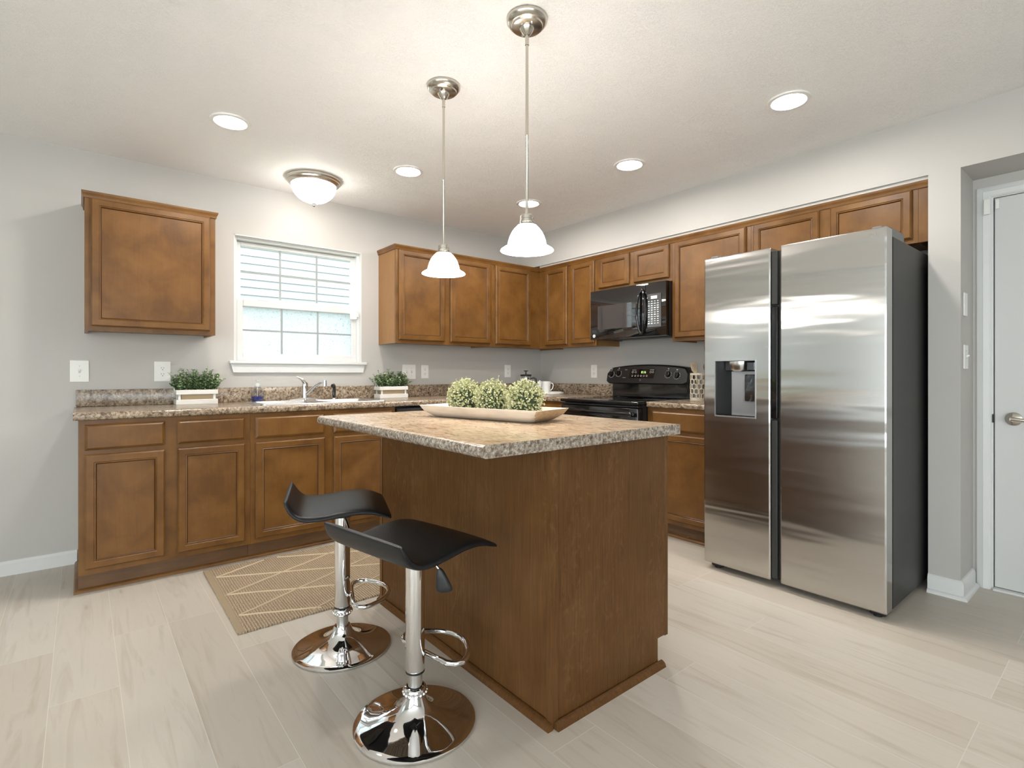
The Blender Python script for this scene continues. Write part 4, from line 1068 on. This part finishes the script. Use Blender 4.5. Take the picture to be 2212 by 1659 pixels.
pn = thing('pendant_light', 'white bell pendant on a rod over the far end of the island', 'pendant light', (-2.402, -1.950, H), 0, 'island pendants')
t = MB(); t.lathe([(.0, -.001), (.074, -.001), (.0765, -.006), (.0755, -.014), (.066, -.026), (.060, -.028), (.058, -.034), (.055, -.036), (.0, -.036)], (0, 0, 0), 44, cap0=False, cap1=False); ca = obj('canopy', t, M['nickel'], pn, world=False, smooth=35)
t = MB(); t.lathe([(.028, -.0365), (.027, -.042), (.012, -.062), (.0095, -.064), (0, -.064)], (0, 0, 0), 28); obj('cone', t, M['nickel'], ca, world=False, smooth=35)
for a in (0.6, 0.6 + pi):
    t = MB(); t.lathe([(.004, -.036), (.004, -.041), (.0015, -.045), (0, -.045)], (.040 * cos(a), .040 * sin(a), 0), 10); obj('screw', t, M['chrome'], ca, world=False)
t = MB(); t.cyl((0, 0, -.062), (0, 0, -.1), .0072, 12); t.lathe([(.0055, -.1), (.0055, -.43), (.0062, -.431), (.0062, -.436), (.0055, -.437), (.0055, -.735)], (0, 0, 0), 12); obj('rod', t, M['nickel'], pn, world=False, smooth=40)
t = MB(); t.lathe([(.006, -.728), (.022, -.731), (.026, -.737), (.026, -.747), (.0245, -.748), (.0245, -.751), (.027, -.752), (.027, -.760), (.0255, -.762), (.030, -.766), (.036, -.772), (.036, -.777), (.0, -.777)], (0, 0, 0), 28); obj('socket_cap', t, M['nickel'], pn, world=False, smooth=30)
prf = [(.035, .0), (.046, -.011), (.057, -.026), (.065, -.043), (.070, -.060), (.0725, -.072), (.077, -.078), (.088, -.084), (.097, -.090), (.099, -.0935)]
prf = [(r, -.771 + z) for r, z in prf]
t = MB(); t.lathe(prf + [(r - .003, z) for r, z in reversed(prf)], (0, 0, 0), 48, loop=True); obj('glass_shade', t, M['shade'], pn, world=False, smooth=50)
dup(pn, (-2.405, -2.535, H), 0.7, 'white bell pendant on a rod over the near end of the island')

# ------------------------------------------------------------------ bar stools
st = thing('bar_stool', 'black seat chrome bar stool nearest the camera, its low back turned to it', 'bar stool', (-2.860, -2.512, 0), radians(11), 'bar stools at the island')
t = MB(); t.lathe([(.0, .001), (.186, .001), (.192, .004), (.192, .008), (.188, .011), (.170, .014), (.145, .018), (.115, .024), (.088, .032), (.066, .042), (.050, .054), (.040, .068), (.034, .082), (.031, .09), (.0, .09)], (0, 0, 0), 72, cap0=False, cap1=False); obj('base', t, M['chrome'], st, world=False, smooth=50)
t = MB(); t.lathe([(.0235, .085), (.0235, .21)], (0, 0, 0), 32); obj('lower_tube', t, M['chrome_dull'], st, world=False, smooth=60)
t = MB(); t.lathe([(.027, .0), (.035, .002), (.0375, .008), (.0365, .014), (.0375, .022), (.033, .028), (.027, .03)], (0, 0, .088), 36, loop=True)
for i in range(18):
    a = 2 * pi * i / 18; t.lathe([(0, -.0055), (.0045, -.004), (.006, 0), (.0045, .004), (0, .0055)], (.036 * cos(a), .036 * sin(a), .101), 8, cap0=False, cap1=False)
collar = obj('collar', t, M['chrome'], st, world=False, smooth=60)
t = MB(); t.lathe([(.0295, .168), (.0305, .172), (.0305, .545), (.0, .545)], (0, 0, 0), 36); obj('column', t, M['chrome'], st, world=False, smooth=60)
t = MB(); t.lathe([(.0305, .163), (.0305, .168), (.0245, .168), (.0245, .163)], (0, 0, 0), 36, loop=True); obj('ring', t, M['black_plastic'], st, world=False)
pts = []
for u, v in ((.030, 0), (.030, -.05), (.033, -.095), (.045, -.118), (.065, -.126), (.09, -.118), (.125, -.092), (.152, -.055), (.165, -.018), (.165, .018), (.152, .055), (.125, .092), (.09, .118), (.065, .126), (.045, .118), (.033, .095), (.030, .05)): pts.append((u * 1.08 + .006, v * 1.1, .208))
t = MB(); t.tube(pts, .0088, 12, closed=True); t.cyl((.0, 0, .208), (.036, 0, .208), .012, 12); obj('footrest', t, M['chrome'], st, world=False, smooth=60)
# seat
PR = [(-.206, .650), (-.2055, .6485), (-.200, .632), (-.188, .608), (-.168, .586), (-.140, .574), (-.10, .571), (-.04, .577), (.02, .585), (.06, .586), (.095, .584), (.125, .577), (.150, .5675), (.174, .5595), (.1755, .559)]
rings = []
for i, (u, z) in enumerate(PR):
    a = Vector(PR[max(i - 1, 0)]); b = Vector(PR[min(i + 1, len(PR) - 1)]); d = (b - a).normalized(); nrm = Vector((-d.y, d.x))
    f = i / (len(PR) - 1)
    th_ = .029 * min(1, .36 + 3.2 * min(f, 1 - f)); hw = .199 - (.008 if i <= 1 else (.002 if i == 2 else 0))
    ring = []
    for v, k in ((-hw, .0), (-hw + .003, .55), (-hw + .016, .92), (-hw * .5, 1.05), (0, 1.08), (hw * .5, 1.05), (hw - .016, .92), (hw - .003, .55), (hw, 0), (hw - .003, -.35), (hw - .03, -.5), (0, -.55), (-hw + .03, -.5), (-hw + .003, -.35)):
        q = Vector((u, z)) + nrm * (k * th_ * .6)
        ring.append((q.x, v, q.y))
    rings.append(ring)
t = MB(); t.loft(rings); seat = obj('seat', t, M['leather'], st, world=False, smooth=60)
md_ = seat.modifiers.new('smooth', 'SUBSURF'); md_.levels = 2; md_.render_levels = 2
t = MB(); t.box(-.07, .07, -.06, .06, .548, .562, .003); t.lathe([(.045, .535), (.045, .55)], (0, 0, 0), 24); obj('mount_plate', t, M['black_plastic'], st, world=False)
t = MB(); t.tube([(.0, -.02, .545), (.008, -.05, .54), (.015, -.075, .525), (.022, -.09, .500)], .0042, 8); lvr = obj('height_lever', t, M['chrome'], st, world=False, smooth=60)
t = MB(); dd = Vector((.12, -.22, -1)).normalized(); sdv = Vector((.637, -.771, .1)).normalized(); nn_ = dd.cross(sdv).normalized(); c0 = Vector((.022, -.09, .506))
rings = []
for k, w_, h_ in ((0, .006, .006), (.008, .0115, .0085), (.03, .0185, .0085), (.06, .0255, .007), (.070, .0245, .006), (.075, .018, .004)):
    c = c0 + dd * k; rings.append([c + sdv * (w_ * cos(2 * pi * j / 12)) + nn_ * (h_ * sin(2 * pi * j / 12)) for j in range(12)])
t.loft(rings); obj('grip', t, M['black_plastic'], lvr, world=False, smooth=60)
st2 = dup(st, (-2.862, -1.912, 0), radians(-20), 'black seat chrome bar stool farther from the camera, seen from its side by the rug')
for ch in st2.children:
    if ch.name.startswith('collar'): ch.location.z = .046

# ------------------------------------------------------------------ rug
rgx = thing('rug', 'tan woven jute rug with raised diamond cords lying in front of the sink run', 'rug', (-2.40, -1.10, 0), radians(-0.8))
hx, hy = 0.765, 0.452
mb = MB(); n = 64; ringT = []
bot = [(-hx + 2 * hx * i / n, -hy - (0.0028 if i % 2 else 0)) for i in range(n + 1)]; top = [(hx - 2 * hx * i / n, hy + (0.0028 if i % 2 else 0)) for i in range(n + 1)]
ol = bot + top
mb.loft([[(x, y, .001) for x, y in ol], [(x, y, .008) for x, y in ol]])
obj('woven_field', mb, M['jute'], rgx, world=False)
for s in (-1, 1): obj('hem', MB().box(s * hx, s * (hx - .03), -hy, hy, .0005, .0088, .002), M['jute_hem'], rgx, world=False)
cd = MB(); X0, X1, Y0, Y1, SL = -hx + .04, hx - .04, -hy + .03, hy - .03, .465
def clip_line(c, s):
    pts = [(X0, c + 0.0), (X1, c + s * (X1 - X0))]
    (xa, ya_), (xb, yb_) = pts; out = []
    t0, t1 = 0.0, 1.0; dx, dy = xb - xa, yb_ - ya_
    for p_, q_ in ((-dy, ya_ - Y0), (dy, Y1 - ya_)):
        if p_ == 0: continue
        r_ = q_ / p_
        if p_ < 0: t0 = max(t0, r_)
        else: t1 = min(t1, r_)
    if t0 < t1: return (xa + dx * t0, ya_ + dy * t0), (xa + dx * t1, ya_ + dy * t1)
wig = random.Random(9)
for c0 in (.297, .013, -.272, .581, -.556, .865, -.84, 1.149):
    for s in (SL, -SL):
        e = clip_line(c0, s)
        if e:
            (xa, ya_), (xb, yb_) = e; m_ = 14
            if abs(xb - xa) < .05: continue
            cd.tube([(xa + (xb - xa) * i / m_, ya_ + (yb_ - ya_) * i / m_ + (wig.uniform(-.003, .003)), .0085) for i in range(m_ + 1)], .0048, 6)
obj('cord_pattern', cd, M['cord'], rgx, world=False, smooth=60)

# ------------------------------------------------------------------ island tray and bushes
AX = radians(13.4)
tr = thing('wooden_tray', 'long pale wooden dough-bowl tray lying on the island worktop', 'tray', (-2.30, -2.172, CT), AX)
def tring(lx, wy, z, r=.02): return rrect(-wy, wy, -lx, lx, r, z, 6)
mb = MB()
mb.loft([tring(.262, .062, .0, .02), tring(.278, .082, .004, .025), tring(.298, .100, .016, .028), tring(.315, .112, .030, .02), tring(.328, .120, .050, .012), tring(.330, .121, .0525, .012),
         tring(.318, .110, .0525, .012), tring(.306, .102, .036, .015), tring(.285, .085, .016, .02), tring(.262, .07, .011, .02)])
tray_o = obj('bowl', mb, [M['paulownia'], M['endgrain']], tr, world=False, smooth=35)
for p in tray_o.data.polygons:
    if p.normal.y < -0.45 and p.center.y < -0.25: p.material_index = 1
    if p.normal.y > 0.45 and p.center.y > 0.25: p.material_index = 1

def bush_obj(seed):
    r = random.Random(seed); mb = MB(); R0 = .078
    for i in range(950):
        a = r.uniform(0, 2 * pi); cz = r.uniform(-.72, 1); sr = math.sqrt(1 - cz * cz)
        d = Vector((cos(a) * sr, sin(a) * sr, cz)); R_ = R0 * r.uniform(.72, 1.08)
        if r.random() < .04 and cz > 0: R_ *= 1.22
        tip = d * R_ + Vector((0, 0, .078)); tip.z = max(tip.z, .006)
        base_ = d * (R_ * .45) + Vector((0, 0, .072)); base_.z = max(base_.z, .004)
        mb.tube([base_, tip], .0008, 3)
        dd = (d + Vector((r.uniform(-.5, .5), r.uniform(-.5, .5), r.uniform(-.2, .6)))).normalized()
        u = dd.cross(Vector((.3, .5, .8))).normalized(); w = dd.cross(u); k = r.uniform(.65, 1.05)
        rings = []
        for rr_, o in ((.0012, -.003), (.0034, .001), (.0046, .0045), (.003, .0035), (.0012, .0005)):
            rings.append([tip + dd * (o * k) + u * (rr_ * k * cos(2 * pi * j / 6)) + w * (rr_ * k * sin(2 * pi * j / 6)) for j in range(6)])
        mb.loft(rings)
    return mb
ax_v = Vector((sin(AX), -cos(AX)))
for i, (s, lab) in enumerate(((-.152, 'round pale green artificial bush at the far end of the wooden tray'), (.010, 'round pale green artificial bush in the middle of the wooden tray'), (.185, 'round pale green artificial bush at the near right end of the wooden tray'))):
    px, py = -2.30 + ax_v.x * s, -2.172 + ax_v.y * s
    bt_ = thing('artificial_bush', lab, 'plant', (px, py, CT + .0115), i * 1.1, 'bushes in the tray')
    obj('foliage', bush_obj(20 + i), M['cup'], bt_, world=False)
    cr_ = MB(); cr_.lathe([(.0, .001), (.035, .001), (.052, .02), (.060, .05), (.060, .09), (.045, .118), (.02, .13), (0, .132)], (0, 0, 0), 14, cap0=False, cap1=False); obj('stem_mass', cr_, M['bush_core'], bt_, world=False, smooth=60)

# ------------------------------------------------------------------ corner: round tray, mugs, coffee press
mt_ = thing('serving_tray', 'small round white tray under the mugs in the worktop corner', 'tray', (-.215, -.325, CT))
mb = MB(); mb.lathe([(.0, .0), (.148, .0), (.152, .004), (.152, .016), (.149, .020), (.145, .016), (.144, .010), (0, .010)], (-.215, -.325, CT), 48, cap0=False, cap1=False); obj('dish', mb, M['whitewash'], mt_, smooth=40)
mb = MB(); mb.tube([(-.125, -.430, CT + .0145), (-.125, -.430, CT + .035), (-.117, -.436, CT + .042)], .004, 8); obj('handle', mb, M['black_plastic'], mt_)
mg = thing('mug', 'white ceramic mug with its handle showing, right of the other mug', 'mug', (-.262, -.357, CT + .0105), radians(-39), 'mugs in the corner')
mb = MB(); mb.lathe([(.0, .0), (.033, .0), (.036, .004), (.039, .05), (.0425, .108), (.0425, .111), (.040, .111), (.036, .05), (.032, .006), (0, .006)], (0, 0, 0), 36, cap0=False, cap1=False); obj('cup', mb, M['ceramic'], mg, world=False, smooth=50)
mb = MB(); mb.tube([(.038, 0, .09), (.052, 0, .094), (.064, 0, .084), (.065, 0, .066), (.058, 0, .045), (.046, 0, .03), (.036, 0, .024)], .0048, 10); obj('handle', mb, M['ceramic'], mg, world=False, smooth=60)
dup(mg, (-.268, -.2555, CT + .0105), radians(140), 'white ceramic mug with hidden handle, left of the other mug')
fp = thing('coffee_press', 'glass french press with black lid and handle behind the mugs', 'coffee press', (-.405, -.225, CT))
FX, FYY = -.405, -.225
mb = MB(); mb.lathe([(.044, .006), (.0465, .012), (.0465, .165), (.050, .172), (.048, .172), (.0445, .165), (.0445, .014), (0, .012), (0, .006)], (FX, FYY, CT), 32, cap0=False, cap1=False); obj('beaker', mb, M['glass'], fp, smooth=50)
mb = MB()
mb.lathe([(.0485, .012), (.0485, .02), (.0475, .02), (.0475, .012)], (FX, FYY, CT), 32, loop=True); mb.lathe([(.0485, .145), (.0485, .155), (.0475, .155), (.0475, .145)], (FX, FYY, CT), 32, loop=True)
for i in range(4):
    a = pi / 4 + i * pi / 2; mb.tube([(FX + .048 * cos(a), FYY + .048 * sin(a), CT + z) for z in (.0, .08, .155)], .003, 6)
mb.cyl((FX, FYY, CT + .02), (FX, FYY, CT + .22), .0022, 8); mb.lathe([(.043, .03), (.043, .035), (0, .036)], (FX, FYY, CT), 28)
obj('frame', mb, M['chrome'], fp, smooth=50)
mb = MB(); mb.lathe([(.046, .17), (.054, .173), (.055, .182), (.05, .187), (.008, .189), (.005, .215), (.02, .217), (.022, .221), (.02, .225), (0, .226)], (FX, FYY, CT), 32); obj('lid', mb, M['black_plastic'], fp, smooth=40)
e_ = Vector((.772, -.635, 0)); mb = MB(); c_ = Vector((FX, FYY, CT)); mb.tube([c_ + e_ * .048 + Vector((0, 0, .150)), c_ + e_ * .075 + Vector((0, 0, .155)), c_ + e_ * .095 + Vector((0, 0, .142)), c_ + e_ * .100 + Vector((0, 0, .11)), c_ + e_ * .097 + Vector((0, 0, .06)), c_ + e_ * .088 + Vector((0, 0, .03))], .009, 10); obj('handle', mb, M['black_plastic'], fp, smooth=60)

# ------------------------------------------------------------------ utensil holder
uh = thing('utensil_holder', 'cream honeycomb-lattice utensil holder beside the fridge', 'utensil holder', (-.155, -1.885, CT))
UX, UY, UR, UHH = -.155, -1.885, .056, .20
mb = MB()
for za, zb_ in ((0, .012), (UHH - .014, UHH)): mb.lathe([(UR + .002, za), (UR + .002, zb_), (UR - .003, zb_), (UR - .003, za)], (UX, UY, CT), 40, loop=True)
mb.lathe([(0, .001), (UR - .003, .001), (UR - .003, .005), (0, .005)], (UX, UY, CT), 32, cap0=False, cap1=False)
nh, rows = 10, 5; ch = (UHH - .026) / rows
for r_ in range(rows + 1):
    pts = []
    for k in range(nh * 2):
        a = 2 * pi * k / (nh * 2); pts.append((UX + UR * cos(a), UY + UR * sin(a), CT + .013 + r_ * ch + (.0065 if (k + r_) % 2 else -.0065) * (0 if r_ in (0, rows) else 1)))
    mb.tube(pts, .0036, 6, closed=True)
for r_ in range(rows):
    for k in range(nh * 2):
        if (k + r_) % 2 == 0:
            a = 2 * pi * (k + 1) / (nh * 2); mb.cyl((UX + UR * cos(a), UY + UR * sin(a), CT + .013 + r_ * ch), (UX + UR * cos(a), UY + UR * sin(a), CT + .013 + (r_ + 1) * ch), .0036, 6)
obj('lattice_wall', mb, M['lattice'], uh, smooth=50)
sl_ = thing('wooden_spatula', 'pale slotted wooden spatula standing in the lattice holder', 'spatula', (-.165, -1.875, CT + .006))
mb = MB(); mb.tube([(-.150, -1.900, CT + .008), (-.165, -1.865, CT + .20)], .006, 10); obj('handle', mb, M['bamboo'], sl_, smooth=60)
mb = MB(); d_ = Vector((-.015, .035, .192)).normalized(); s_v = Vector((.772, -.635, 0))
o_ = Vector((-.1655, -1.864, CT + .205)); nv = d_.cross(s_v).normalized()
for k in (-1.5, -.5, .5, 1.5):
    mb.prism([o_ + s_v * (k * .011 - .0038) + d_ * .012, o_ + s_v * (k * .011 + .0038) + d_ * .012, o_ + s_v * (k * .011 * 1.05 + .0038) + d_ * .062, o_ + s_v * (k * .011 * 1.05 - .0038) + d_ * .062], nv * .005)
mb.prism([o_ + s_v * -.008 - d_ * .004, o_ + s_v * .008 - d_ * .004, o_ + s_v * .0205 + d_ * .013, o_ + s_v * -.0205 + d_ * .013], nv * .005)
mb.prism([o_ + s_v * -.0215 + d_ * .061, o_ + s_v * .0215 + d_ * .061, o_ + s_v * .012 + d_ * .078, o_ + s_v * -.012 + d_ * .076], nv * .005)
obj('blade', mb, M['bamboo'], sl_)
sp_ = thing('wooden_spoon', 'brown wooden spoon in the lattice holder, mostly hidden by the fridge', 'spoon', (-.15, -1.90, CT + .006))
mb = MB(); mb.tube([(-.128, -1.898, CT + .008), (-.140, -1.931, CT + .22)], .006, 10); obj('handle', mb, M['dark_wood_spoon'], sp_, smooth=60)
mb = MB(); mb.lathe([(0, -.03), (.014, -.022), (.02, 0), (.014, .022), (0, .03)], (-.141, -1.935, CT + .245), 16, cap0=False, cap1=False, scale=(.35, 1)); obj('bowl', mb, M['dark_wood_spoon'], sp_, smooth=60)
